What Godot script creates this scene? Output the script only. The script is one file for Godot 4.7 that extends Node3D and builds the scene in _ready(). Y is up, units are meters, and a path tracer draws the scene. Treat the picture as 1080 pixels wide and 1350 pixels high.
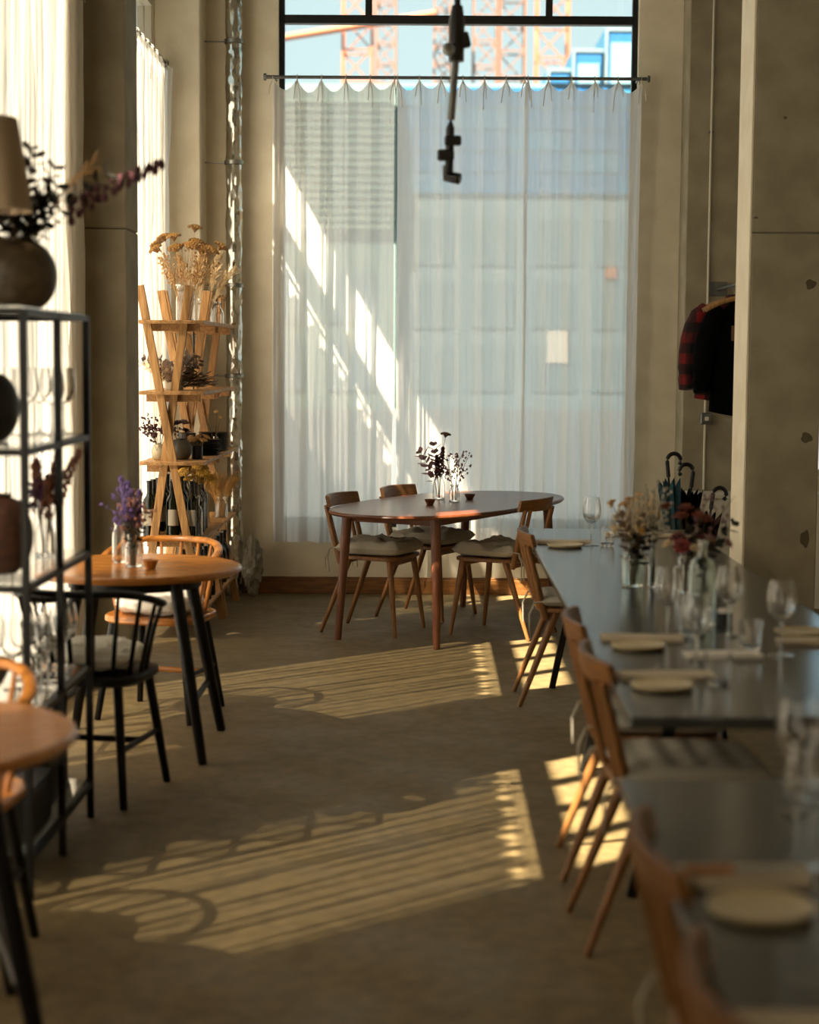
extends Node3D

# ------------------------------------------------------------------ mesh builder
class Mb:
	var v := PackedVector3Array()
	var n := PackedVector3Array()

	func tri(a: Vector3, b: Vector3, c: Vector3, na: Vector3, nb: Vector3, nc: Vector3) -> void:
		if (b - a).cross(c - a).dot(na + nb + nc) > 0.0:
			v.append_array([a, c, b]); n.append_array([na, nc, nb])
		else:
			v.append_array([a, b, c]); n.append_array([na, nb, nc])

	func flat(pts: Array, inside: Vector3) -> void:
		var nn: Vector3 = (pts[1] - pts[0]).cross(pts[2] - pts[0]).normalized()
		if nn.dot((pts[0] + pts[1] + pts[2]) / 3.0 - inside) < 0.0:
			nn = -nn
		for i in range(1, pts.size() - 1):
			tri(pts[0], pts[i], pts[i + 1], nn, nn, nn)

	func box(c: Vector3, s: Vector3, b := Basis.IDENTITY, bev := 0.0) -> Mb:
		var h := s * 0.5
		if bev <= 0.0:
			for ax in 3:
				for sg in [-1.0, 1.0]:
					var p := []
					for q in [[-1, -1], [1, -1], [1, 1], [-1, 1]]:
						var t := Vector3.ZERO
						t[ax] = h[ax] * sg
						t[(ax + 1) % 3] = h[(ax + 1) % 3] * q[0]
						t[(ax + 2) % 3] = h[(ax + 2) % 3] * q[1]
						p.append(c + b * t)
					flat(p, c)
			return self
		bev = minf(bev, minf(h.x, minf(h.y, h.z)) * 0.9)
		for ax in 3:
			var a1 := (ax + 1) % 3
			var a2 := (ax + 2) % 3
			for sg in [-1.0, 1.0]:
				var p := []
				for q in [[-1, -1], [1, -1], [1, 1], [-1, 1]]:
					var t := Vector3.ZERO
					t[ax] = h[ax] * sg
					t[a1] = (h[a1] - bev) * q[0]
					t[a2] = (h[a2] - bev) * q[1]
					p.append(c + b * t)
				flat(p, c)
				for s2 in [-1.0, 1.0]:
					var e := []
					for k in [[0, -1], [0, 1], [1, 1], [1, -1]]:
						var t := Vector3.ZERO
						t[a2] = (h[a2] - bev) * k[1]
						t[ax] = (h[ax] - (bev if k[0] == 1 else 0.0)) * sg
						t[a1] = (h[a1] - (0.0 if k[0] == 1 else bev)) * s2
						e.append(c + b * t)
					flat(e, c)
		for sx in [-1.0, 1.0]:
			for sy in [-1.0, 1.0]:
				for sz in [-1.0, 1.0]:
					var m := Vector3(h.x * sx, h.y * sy, h.z * sz)
					flat([c + b * (m - Vector3(0, bev * sy, bev * sz)), c + b * (m - Vector3(bev * sx, 0, bev * sz)), c + b * (m - Vector3(bev * sx, bev * sy, 0))], c)
		return self

	# grid of rows; normals are averaged over neighbours, creased where faces turn sharply
	func surf(rows: Array, close_row := false, crease := 42.0, closed := true) -> Mb:
		var nr := rows.size()
		var nc: int = rows[0].size()
		var qc := nc if close_row else nc - 1
		var fn := []
		var vol := 0.0
		var mid := Vector3.ZERO
		for r in rows:
			mid += r[0]
		mid /= nr
		for i in nr - 1:
			var line := PackedVector3Array()
			for j in qc:
				var a: Vector3 = rows[i][j]
				var b: Vector3 = rows[i][(j + 1) % nc]
				var c: Vector3 = rows[i + 1][(j + 1) % nc]
				var d: Vector3 = rows[i + 1][j]
				var x := (c - a).cross(d - b)
				line.append(x)
				vol += x.dot((a + b + c + d) * 0.25 - mid)
			fn.append(line)
		var sg := -1.0 if (vol < 0.0 and closed) else 1.0
		var cc := cos(deg_to_rad(crease))
		for i in nr - 1:
			for j in qc:
				var f: Vector3 = fn[i][j]
				if f.length_squared() < 1e-20:
					continue
				var fu := f.normalized()
				var ns := []
				for k in [[0, 0], [0, 1], [1, 1], [1, 0]]:
					var s := Vector3.ZERO
					for di in [-1, 0]:
						for dj in [-1, 0]:
							var ii: int = i + k[0] + di
							var jj: int = j + k[1] + dj
							if ii < 0 or ii >= nr - 1:
								continue
							if close_row:
								jj = posmod(jj, qc)
							elif jj < 0 or jj >= qc:
								continue
							var g: Vector3 = fn[ii][jj]
							if g.length_squared() > 1e-20 and g.normalized().dot(fu) > cc:
								s += g
					ns.append((s if s.length_squared() > 1e-20 else f).normalized() * sg)
				var a: Vector3 = rows[i][j]
				var b: Vector3 = rows[i][(j + 1) % nc]
				var c: Vector3 = rows[i + 1][(j + 1) % nc]
				var d: Vector3 = rows[i + 1][j]
				if (b - a).cross(c - a).length_squared() > 1e-22:
					tri(a, b, c, ns[0], ns[1], ns[2])
				if (c - a).cross(d - a).length_squared() > 1e-22:
					tri(a, c, d, ns[0], ns[2], ns[3])
		return self

	func fan(ring: Array, inside: Vector3) -> void:
		flat(ring, inside)

	# closed rings with flat ends
	func loft(rings: Array, caps := true, crease := 42.0) -> Mb:
		surf(rings, true, crease)
		if caps:
			var m := Vector3.ZERO
			for r in rings:
				for p in r:
					m += p / (rings.size() * float(r.size()))
			flat(rings[0], m)
			flat(rings[-1], m)
		return self

	func tube(pts: Array, radii, sides := 8, caps := true, flatten := 1.0, up := Vector3.UP) -> Mb:
		var rings := []
		var k := pts.size()
		for i in k:
			var t: Vector3 = (pts[mini(i + 1, k - 1)] - pts[maxi(i - 1, 0)]).normalized()
			var x := t.cross(up)
			if x.length() < 0.05:
				x = t.cross(Vector3(1, 0, 0.01))
			x = x.normalized()
			var y := x.cross(t).normalized()
			var r: float = radii[i] if radii is Array else radii
			var ring := []
			for j in sides:
				var a := TAU * (j + 0.5) / sides
				ring.append(pts[i] + x * cos(a) * r + y * sin(a) * r * flatten)
			rings.append(ring)
		return loft(rings, caps, 50.0 if sides > 5 else 20.0)

	func lathe(prof: Array, c := Vector3.ZERO, seg := 24, b := Basis.IDENTITY, crease := 42.0) -> Mb:
		var rows := []
		for p in prof:
			var row := []
			for j in seg:
				var a := TAU * j / seg
				row.append(c + b * Vector3(p[0] * cos(a), p[1], p[0] * sin(a)))
			rows.append(row)
		return surf(rows, true, crease)

	func ball(c: Vector3, r: Vector3, seg := 6, b := Basis.IDENTITY) -> Mb:
		var prof := []
		var rows := []
		var k := maxi(3, seg / 2 + 1)
		for i in k + 1:
			var a := PI * i / k
			var row := []
			for j in seg:
				var o := TAU * j / seg
				row.append(c + b * Vector3(r.x * sin(a) * cos(o), r.y * cos(a), r.z * sin(a) * sin(o)))
			rows.append(row)
		return surf(rows, true, 180.0)

	func leaf(c: Vector3, along: Vector3, side: Vector3, ln: float, w: float) -> Mb:
		var up := along.cross(side).normalized()
		var rows := []
		for i in 4:
			var t := i / 3.0
			var ww := w * sin(PI * clampf(t * 0.9 + 0.05, 0.0, 1.0)) + 0.0004
			var p := c + along * ln * t + up * (0.12 * ln * t * (1.0 - t))
			rows.append([p - side * ww, p - up * ww * 0.25, p + side * ww])
		return surf(rows, false, 180.0, false)

	func mesh(m: Material) -> ArrayMesh:
		var a := []
		a.resize(Mesh.ARRAY_MAX)
		a[Mesh.ARRAY_VERTEX] = v
		a[Mesh.ARRAY_NORMAL] = n
		var am := ArrayMesh.new()
		am.add_surface_from_arrays(Mesh.PRIMITIVE_TRIANGLES, a)
		am.surface_set_material(0, m)
		return am

# ------------------------------------------------------------------ scene helpers
var taken := {}
var M := {}
var rng := RandomNumberGenerator.new()

func numbered(called: String) -> String:
	if not taken.has(called):
		taken[called] = 0
		return called
	taken[called] += 1
	return "%s_%03d" % [called, taken[called]]

func meta(o: Node3D, label: String, category: String, group := "", kind := "") -> void:
	o.set_meta("label", label)
	o.set_meta("category", category)
	if group: o.set_meta("group", group)
	if kind: o.set_meta("kind", kind)

func thing(called: String, label: String, category: String, at := Vector3.ZERO, turn := 0.0, group := "", kind := "") -> Node3D:
	var o := Node3D.new()
	o.name = numbered(called)
	add_child(o)
	o.position = at
	o.rotation.y = deg_to_rad(turn)
	meta(o, label, category, group, kind)
	return o

func part(parent: Node, called: String, mb: Mb, m: Material, label := "") -> MeshInstance3D:
	var o := MeshInstance3D.new()
	o.name = called
	o.mesh = mb.mesh(m)
	parent.add_child(o, true)
	if label: o.set_meta("label", label)
	return o

func single(called: String, mb: Mb, m: Material, label: String, category: String, at := Vector3.ZERO, turn := 0.0, group := "", kind := "") -> MeshInstance3D:
	var o := MeshInstance3D.new()
	o.name = numbered(called)
	o.mesh = mb.mesh(m)
	add_child(o)
	o.position = at
	o.rotation.y = deg_to_rad(turn)
	meta(o, label, category, group, kind)
	return o

func copy(src: Node3D, at: Vector3, turn := 0.0, label := "", group := "") -> Node3D:
	var called := str(src.name)
	var rx := RegEx.create_from_string("_[0-9]{3}$")
	var o: Node3D = src.duplicate()
	o.name = numbered(rx.sub(called, ""))
	add_child(o)
	o.position = at
	o.rotation = Vector3(0, deg_to_rad(turn), 0)
	if label: o.set_meta("label", label)
	if group: o.set_meta("group", group)
	return o

func mat(c: Color, rough := 0.6, metal := 0.0, spec := 0.5) -> StandardMaterial3D:
	var m := StandardMaterial3D.new()
	m.albedo_color = c
	m.roughness = rough
	m.metallic = metal
	m.metallic_specular = spec
	return m

func noise_tex(freq: float, c1: Color, c2: Color, oct := 4, sd := 1, size := 256) -> NoiseTexture2D:
	var f := FastNoiseLite.new()
	f.noise_type = FastNoiseLite.TYPE_SIMPLEX_SMOOTH
	f.frequency = freq
	f.fractal_octaves = oct
	f.seed = sd
	var t := NoiseTexture2D.new()
	t.width = size; t.height = size
	t.seamless = true
	t.noise = f
	var g := Gradient.new()
	g.set_color(0, c1); g.set_color(1, c2)
	g.set_offset(0, 0.2); g.set_offset(1, 0.8)
	t.color_ramp = g
	return t

func textured(t: Texture2D, scale: Vector3, rough := 0.6, world := false) -> StandardMaterial3D:
	var m := mat(Color.WHITE, rough)
	m.albedo_texture = t
	m.uv1_triplanar = true
	m.uv1_world_triplanar = world
	m.uv1_scale = scale
	return m

func bumpy(m: StandardMaterial3D, t: Texture2D, cm: float) -> StandardMaterial3D:
	m.heightmap_enabled = true
	m.heightmap_texture = t
	m.heightmap_scale = cm
	return m

func pane_mat(alpha: float, c := Color(0.9, 0.95, 0.93)) -> StandardMaterial3D:
	var m := mat(Color(c.r, c.g, c.b, alpha), 0.0)
	m.transparency = BaseMaterial3D.TRANSPARENCY_ALPHA
	return m

func solid_glass(c: Color) -> StandardMaterial3D:
	var m := mat(Color(c.r, c.g, c.b, 0.0), 0.0)
	m.transparency = BaseMaterial3D.TRANSPARENCY_ALPHA
	m.refraction_enabled = true
	m.refraction_scale = 0.05
	return m

func fabric_sheer(c: Color, alpha: float, through: Color) -> StandardMaterial3D:
	var m := mat(Color(c.r, c.g, c.b, alpha), 0.95, 0.0, 0.2)
	m.transparency = BaseMaterial3D.TRANSPARENCY_ALPHA
	m.cull_mode = BaseMaterial3D.CULL_DISABLED
	m.backlight_enabled = true
	m.backlight = through
	return m

func super_ring(cx: float, cz: float, a: float, b: float, y: float, p: float, k := 40) -> Array:
	var r := []
	for i in k:
		var t := TAU * i / k
		var c := cos(t)
		var s := sin(t)
		r.append(Vector3(cx + a * signf(c) * pow(absf(c), 2.0 / p), y, cz + b * signf(s) * pow(absf(s), 2.0 / p)))
	return r

func slab(a: float, b: float, y0: float, y1: float, p: float, bev := 0.006, k := 48) -> Mb:
	return Mb.new().loft([super_ring(0, 0, a - bev, b - bev, y0, p, k), super_ring(0, 0, a, b, y0 + bev, p, k), super_ring(0, 0, a, b, y1 - bev, p, k), super_ring(0, 0, a - bev * 0.4, b - bev * 0.4, y1 - bev * 0.25, p, k), super_ring(0, 0, a - bev, b - bev, y1, p, k)])

func _ready() -> void:
	# ---- camera
	var cam := Camera3D.new()
	cam.name = "camera"
	add_child(cam)
	var at := CameraAttributesPhysical.new()
	at.frustum_focal_length = 40.889
	at.frustum_focus_distance = 10.0
	at.exposure_aperture = 1.3
	at.frustum_near = 0.05
	at.frustum_far = 400.0
	cam.attributes = at
	cam.transform = Transform3D(Basis(Vector3.UP, 0.008695) * Basis(Vector3.RIGHT, -0.088896) * Basis(Vector3.BACK, 0.007), Vector3(0, 1.585, 0))
	cam.current = true
	# ---- sky, exposure
	var env := Environment.new()
	env.background_mode = Environment.BG_SKY
	var sm := ProceduralSkyMaterial.new()
	sm.sky_top_color = Color(0.55, 0.68, 0.74)
	sm.sky_horizon_color = Color(0.76, 0.84, 0.82)
	sm.sky_curve = 0.25
	sm.ground_horizon_color = Color(0.55, 0.52, 0.46)
	sm.ground_bottom_color = Color(0.35, 0.33, 0.29)
	sm.sun_angle_max = 12.0
	sm.sky_energy_multiplier = 1.0
	env.sky = Sky.new()
	env.sky.sky_material = sm
	env.tonemap_mode = Environment.TONE_MAPPER_LINEAR
	env.tonemap_exposure = 1.72
	env.sdfgi_enabled = true
	env.ssao_enabled = true
	env.ssil_enabled = true
	var we := WorldEnvironment.new()
	we.name = "world_environment"
	we.environment = env
	add_child(we)
	# ---- sun: high, from the street side
	var sun := DirectionalLight3D.new()
	sun.name = "sun"
	sun.light_color = Color(1.0, 0.94, 0.83)
	sun.light_energy = 9.0
	sun.light_angular_distance = 0.55
	sun.shadow_enabled = true
	add_child(sun)
	sun.look_at_from_position(Vector3.ZERO, Vector3(1.0, -1.72, -0.87), Vector3.UP)
	# ---- the place
	rng.seed = 7
	make_materials()
	build_shell()
	build_windows()
	build_curtains()
	build_outside()
	build_oval_table()
	build_long_tables()
	build_round_tables()
	build_wooden_shelves()
	build_black_shelves()
	build_duct()
	build_coats()
	build_spotlight()
	build_far_side()

# ------------------------------------------------------------------ materials
func make_materials() -> void:
	var wn := noise_tex(0.02, Color(0.42, 0.265, 0.12), Color(0.56, 0.375, 0.185), 4, 3)
	M.oak_y = textured(wn, Vector3(9, 0.9, 9), 0.45)
	M.oak_x = textured(wn, Vector3(0.9, 9, 9), 0.45)
	var dn := noise_tex(0.02, Color(0.33, 0.18, 0.10), Color(0.46, 0.26, 0.15), 4, 8)
	M.walnut_y = textured(dn, Vector3(9, 0.9, 9), 0.4)
	M.walnut_x = textured(dn, Vector3(0.9, 9, 9), 0.28)
	var tn := noise_tex(0.018, Color(0.60, 0.36, 0.14), Color(0.74, 0.48, 0.21), 4, 5)
	M.teak_x = textured(tn, Vector3(0.9, 9, 9), 0.25)
	M.teak_y = textured(tn, Vector3(9, 0.9, 9), 0.35)
	var pn := noise_tex(0.02, Color(0.56, 0.40, 0.22), Color(0.69, 0.52, 0.31), 4, 11)
	M.pine_y = textured(pn, Vector3(9, 0.9, 9), 0.55)
	M.pine_z = textured(pn, Vector3(9, 9, 0.9), 0.55)
	M.black_wood = mat(Color(0.03, 0.025, 0.022), 0.45, 0.0, 0.35)
	M.black_metal = mat(Color(0.02, 0.02, 0.02), 0.45, 0.0, 0.4)
	M.black_plastic = mat(Color(0.035, 0.035, 0.04), 0.35)
	M.steel = mat(Color(0.6, 0.6, 0.58), 0.35, 0.9)
	M.grey_metal = mat(Color(0.45, 0.45, 0.44), 0.4, 0.8)
	var fl := noise_tex(0.02, Color(0.385, 0.325, 0.205), Color(0.455, 0.385, 0.25), 7, 21, 1024)
	M.floor = textured(fl, Vector3(0.5, 0.5, 0.5), 0.5, true)
	var flr := noise_tex(0.01, Color(0.55, 0.55, 0.55), Color(0.72, 0.72, 0.72), 5, 22, 512)
	M.floor.roughness = 1.0
	M.floor.roughness_texture = flr
	var pl := noise_tex(0.012, Color(0.88, 0.835, 0.74), Color(0.92, 0.88, 0.79), 5, 31, 512)
	M.plaster = textured(pl, Vector3(0.6, 0.6, 0.6), 0.8, true)
	var cn := noise_tex(0.008, Color(0.54, 0.50, 0.415), Color(0.61, 0.57, 0.48), 6, 41, 512)
	M.concrete = textured(cn, Vector3(0.7, 0.7, 0.7), 0.8, true)
	var cb := noise_tex(0.05, Color(0.3, 0.3, 0.3), Color(0.7, 0.7, 0.7), 4, 42, 512)
	bumpy(M.concrete, cb, 0.12)
	M.concrete_patch = mat(Color(0.36, 0.32, 0.235), 0.9)
	M.white_paint = mat(Color(0.80, 0.78, 0.72), 0.6)
	M.ceiling = mat(Color(0.62, 0.60, 0.55), 0.9)
	M.gathered_sheer = fabric_sheer(Color(0.91, 0.88, 0.83), 0.90, Color(1.0, 1.0, 1.0))
	M.sheer = fabric_sheer(Color(0.86, 0.83, 0.78), 0.89, Color(1.0, 1.0, 1.0))
	M.cord_cloth = mat(Color(0.82, 0.78, 0.71), 0.9)
	M.frame = mat(Color(0.05, 0.055, 0.06), 0.45)
	M.glass = pane_mat(0.03)
	M.glassware = solid_glass(Color(1, 1, 1))
	M.shelf_glass = pane_mat(0.22, Color(0.55, 0.62, 0.58))
	M.green_glass = solid_glass(Color(0.94, 0.98, 0.965))
	M.label_paper = mat(Color(0.60, 0.56, 0.49), 0.8)
	M.linen = textured(noise_tex(0.12, Color(0.60, 0.57, 0.51), Color(0.72, 0.69, 0.62), 3, 51), Vector3(6, 6, 6), 0.95)
	M.wool = textured(noise_tex(0.05, Color(0.86, 0.83, 0.78), Color(0.95, 0.93, 0.89), 4, 52), Vector3(6, 6, 6), 1.0)
	M.table_top = textured(noise_tex(0.012, Color(0.25, 0.255, 0.255), Color(0.30, 0.30, 0.295), 5, 61, 512), Vector3(0.8, 0.8, 0.8), 0.2)
	M.napkin = textured(noise_tex(0.15, Color(0.72, 0.66, 0.56), Color(0.80, 0.74, 0.65), 3, 62), Vector3(8, 8, 8), 0.95)
	M.paper = mat(Color(0.84, 0.81, 0.77), 0.8)
	M.stoneware = textured(noise_tex(0.05, Color(0.72, 0.64, 0.48), Color(0.82, 0.75, 0.60), 4, 63), Vector3(5, 5, 5), 0.4)
	M.dark_stone = mat(Color(0.035, 0.03, 0.03), 0.45)
	M.pot_brown = textured(noise_tex(0.03, Color(0.24, 0.19, 0.12), Color(0.33, 0.27, 0.18), 4, 64), Vector3(3, 3, 3), 0.45)
	M.pot_rust = textured(noise_tex(0.04, Color(0.22, 0.12, 0.08), Color(0.34, 0.20, 0.13), 4, 65), Vector3(3, 3, 3), 0.6)
	M.pot_grey = mat(Color(0.33, 0.31, 0.27), 0.5)
	M.pot_cream = mat(Color(0.66, 0.60, 0.49), 0.5)
	M.shade = mat(Color(0.64, 0.56, 0.46), 0.9)
	M.shade.backlight_enabled = true
	M.shade.backlight = Color(0.6, 0.56, 0.5)
	M.stem = mat(Color(0.36, 0.29, 0.15), 0.8)
	M.stem_green = mat(Color(0.22, 0.27, 0.13), 0.8)
	M.straw = mat(Color(0.80, 0.62, 0.36), 0.9)
	M.cream_grass = mat(Color(0.85, 0.74, 0.55), 0.9)
	M.golden = mat(Color(0.80, 0.62, 0.27), 0.9)
	M.mustard = mat(Color(0.62, 0.43, 0.11), 0.9)
	M.yellow = mat(Color(0.80, 0.60, 0.14), 0.9)
	M.plum = mat(Color(0.24, 0.07, 0.10), 0.9)
	M.violet = mat(Color(0.37, 0.25, 0.55), 0.9)
	M.dusty_pink = mat(Color(0.68, 0.44, 0.34), 0.9)
	M.mauve = mat(Color(0.50, 0.34, 0.36), 0.9)
	M.dark_leaf = mat(Color(0.11, 0.10, 0.06), 0.8)
	M.brown_leaf = mat(Color(0.38, 0.27, 0.16), 0.8)
	M.rust_petal = mat(Color(0.55, 0.22, 0.08), 0.8)
	M.red_petal = mat(Color(0.45, 0.07, 0.05), 0.8)
	M.white_petal = mat(Color(0.78, 0.74, 0.66), 0.9)
	for k in ["straw", "golden", "cream_grass", "mustard", "yellow", "plum", "violet", "dusty_pink", "mauve", "brown_leaf", "rust_petal", "red_petal", "white_petal"]:
		M[k].backlight_enabled = true
		M[k].backlight = Color(0.4, 0.4, 0.4) if k in ["plum", "mauve", "brown_leaf", "rust_petal", "red_petal"] else Color(0.75, 0.75, 0.75)
	M.bottle_green = mat(Color(0.05, 0.065, 0.035), 0.08)
	M.foil = mat(Color(0.80, 0.79, 0.76), 0.16, 1.0)
	M.plastic_wrap = mat(Color(0.62, 0.60, 0.54), 0.18)
	M.teal = mat(Color(0.03, 0.23, 0.28), 0.7)
	M.black_cloth = mat(Color(0.012, 0.011, 0.012), 0.95, 0.0, 0.2)
	var im := Image.create(64, 64, false, Image.FORMAT_RGB8)
	for y in 64:
		for x in 64:
			var a := 1 if x < 32 else 0
			var b := 1 if y < 32 else 0
			var twill := 0.9 + 0.1 * float((x + y) % 4) / 3.0
			var c := Color(0.52, 0.055, 0.04) if a + b == 2 else (Color(0.20, 0.03, 0.028) if a + b == 1 else Color(0.035, 0.025, 0.025))
			im.set_pixel(x, y, Color(c.r * twill, c.g * twill, c.b * twill))
	M.plaid = textured(ImageTexture.create_from_image(im), Vector3(8, 8, 8), 0.95)

# ------------------------------------------------------------------ setting
func boxes(list: Array) -> Mb:
	var b := Mb.new()
	for l in list:
		var lo: Vector3 = l[0]
		var hi: Vector3 = l[1]
		b.box((lo + hi) * 0.5, hi - lo, Basis.IDENTITY, l[2] if l.size() > 2 else 0.0)
	return b

const LW := -1.74          # inner face of the wall with the curtains
const BW := -11.6          # inner face of the far wall
const TOP := 4.9

func build_shell() -> void:
	single("floor", boxes([[Vector3(-2.1, -0.15, -11.95), Vector3(4.5, 0, 2.8)]]), M.floor, "polished beige concrete floor of the dining room", "floor", Vector3.ZERO, 0, "", "structure")
	single("ceiling", boxes([[Vector3(-2.1, TOP, -11.95), Vector3(4.5, TOP + 0.25, 2.8)]]), M.ceiling, "plain grey ceiling high above the dining room", "ceiling", Vector3.ZERO, 0, "", "structure")
	# wall with three tall curtained bays; a beam crosses each bay under the top lights
	var L := []
	var o := LW - 0.1
	var bays := [[2.3, 0.4], [-3.25, -4.85], [-6.15, -8.0], [-9.1, -11.25]]  # first bay is unseen, added for fill light on the grey tables
	var z := 2.8
	for b in bays:
		L.append([Vector3(o, 0, b[0]), Vector3(LW, TOP, z)])
		L.append([Vector3(o, 0, b[1]), Vector3(LW, 0.25, b[0])])
		L.append([Vector3(o, 4.42, b[1]), Vector3(LW, TOP, b[0])])
		z = b[1]
	L.append([Vector3(o, 0, -11.95), Vector3(LW, TOP, z)])
	single("wall_left", boxes(L), M.plaster, "cream plaster wall with tall window bays behind the curtains", "wall", Vector3.ZERO, 0, "", "structure")
	# far wall with the large window
	single("wall_back", boxes([[Vector3(LW, 0, -11.95), Vector3(-0.98, TOP, BW)], [Vector3(1.375, 0, -11.95), Vector3(2.55, TOP, BW)], [Vector3(3.95, 0, -11.95), Vector3(4.2, TOP, BW)], [Vector3(2.55, 0, -11.95), Vector3(3.95, 0.8, BW)], [Vector3(2.55, 2.6, -11.95), Vector3(3.95, TOP, BW)], [Vector3(-0.98, 0, -11.95), Vector3(1.375, 0.44, BW)], [Vector3(-0.98, 4.6, -11.95), Vector3(1.375, TOP, BW)]]), M.plaster, "cream plaster wall around the big window", "wall", Vector3.ZERO, 0, "", "structure")
	single("wall_right", boxes([[Vector3(4.2, 0, -11.95), Vector3(4.5, TOP, 2.8)]]), M.plaster, "cream plaster wall beyond the concrete column", "wall", Vector3.ZERO, 0, "", "structure")
	single("wall_front", boxes([[Vector3(LW, 0, 2.5), Vector3(4.2, TOP, 2.8)]]), M.plaster, "cream plaster wall opposite the big window", "wall", Vector3.ZERO, 0, "", "structure")
	single("baseboard_back", boxes([[Vector3(-1.45, 0, BW), Vector3(1.64, 0.1, BW + 0.02), 0.004], [Vector3(-1.45, 0.1, BW), Vector3(1.64, 0.112, BW + 0.012), 0.003]]), M.oak_x, "brown wooden baseboard under the big window", "baseboard", Vector3.ZERO, 0, "", "structure")
	# concrete columns, cast in two lifts with a recessed joint
	for c in [["column_left", LW, -1.47, "grey concrete column standing between the curtained windows", 2.20], ["column_right", 1.585, 1.94, "grey concrete column with patched marks beside the long table", 2.20]]:
		var t := thing(c[0], c[3], "column", Vector3((c[1] + c[2]) * 0.5, 0, -8.78), 0, "", "structure")
		var w: float = c[2] - c[1]
		part(t, "concrete_block", Mb.new().box(Vector3(0, c[4] * 0.5 - 0.0015, 0), Vector3(w, c[4] - 0.003, 0.35), Basis.IDENTITY, 0.006), M.concrete)
		part(t, "concrete_block", Mb.new().box(Vector3(0, (TOP + c[4]) * 0.5, 0), Vector3(w, TOP - c[4], 0.35), Basis.IDENTITY, 0.006), M.concrete)
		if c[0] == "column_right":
			part(t, "side_board", Mb.new().box(Vector3(-w * 0.5 - 0.006, TOP * 0.5, 0), Vector3(0.012, TOP, 0.348), Basis.IDENTITY, 0.002), M.plaster, "pale board on one side of the column")  # thin paler board covering one face of this column
			for p in [[0.115, 1.95, 0.026, 0.024], [0.115, 1.20, 0.028, 0.026], [0.12, 0.70, 0.023, 0.042], [-0.16, 2.27, 0.012, 0.005], [-0.03, 2.75, 0.01, 0.008]]:
				part(t, "filler_patch", patch(p[2], p[3], p[1]), M.concrete_patch).position = Vector3(p[0], p[1], 0.175)
	single("column_corner", boxes([[Vector3(LW, 0, BW), Vector3(-1.45, TOP, -11.27), 0.006]]), M.plaster, "plastered pier in the corner behind the foil duct", "column", Vector3.ZERO, 0, "", "structure")
	single("column_back", boxes([[Vector3(1.66, 0, BW), Vector3(2.25, TOP, -11.3), 0.006]]), M.concrete, "flat grey concrete pier behind the hanging shirts", "column", Vector3.ZERO, 0, "", "structure")
	var lowc := thing("low_cabinet", "low white cabinet standing against the concrete pier", "cabinet", Vector3(2.0, 0, -11.16))
	part(lowc, "body", boxes([[Vector3(-0.36, 0.0, -0.13), Vector3(0.6, 0.70, 0.11), 0.004]]), M.white_paint)
	part(lowc, "top", boxes([[Vector3(-0.37, 0.70, -0.135), Vector3(0.61, 0.73, 0.125), 0.004]]), M.white_paint)
	# conduit on the pier
	var cd := thing("wall_conduit", "thin pale conduit pipe running up the concrete pier", "pipe", Vector3(1.805, 0, -11.285))
	part(cd, "pipe", Mb.new().tube([Vector3(0, 0.74, 0), Vector3(0, TOP, 0)], 0.008, 8), M.white_paint)
	for y in [1.2, 3.02]:
		part(cd, "clip", Mb.new().box(Vector3(0, y, -0.004), Vector3(0.034, 0.014, 0.018), Basis.IDENTITY, 0.002), M.grey_metal)
	var sw := thing("wall_switch", "small dark switch box with a pale button on the concrete pier", "switch", Vector3(1.81, 1.20, -11.27))
	part(sw, "plate", Mb.new().box(Vector3.ZERO, Vector3(0.075, 0.075, 0.05), Basis.IDENTITY, 0.006), M.grey_metal)
	part(sw, "button", Mb.new().box(Vector3(0, 0, 0.027), Vector3(0.025, 0.025, 0.008), Basis.IDENTITY, 0.002), M.white_paint)

func patch(w: float, h: float, sd: float) -> Mb:
	var ring := []
	var r2 := []
	for i in 18:
		var a := TAU * i / 18.0
		var k := 1.0 + 0.12 * sin(a * 3.0 + sd * 7.0) + 0.08 * sin(a * 5.0 + sd * 3.0)
		ring.append(Vector3(cos(a) * w * k, sin(a) * h * k, 0.0))
		r2.append(Vector3(cos(a) * w * k * 0.93, sin(a) * h * k * 0.93, 0.0018))
	return Mb.new().loft([ring, r2])

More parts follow.
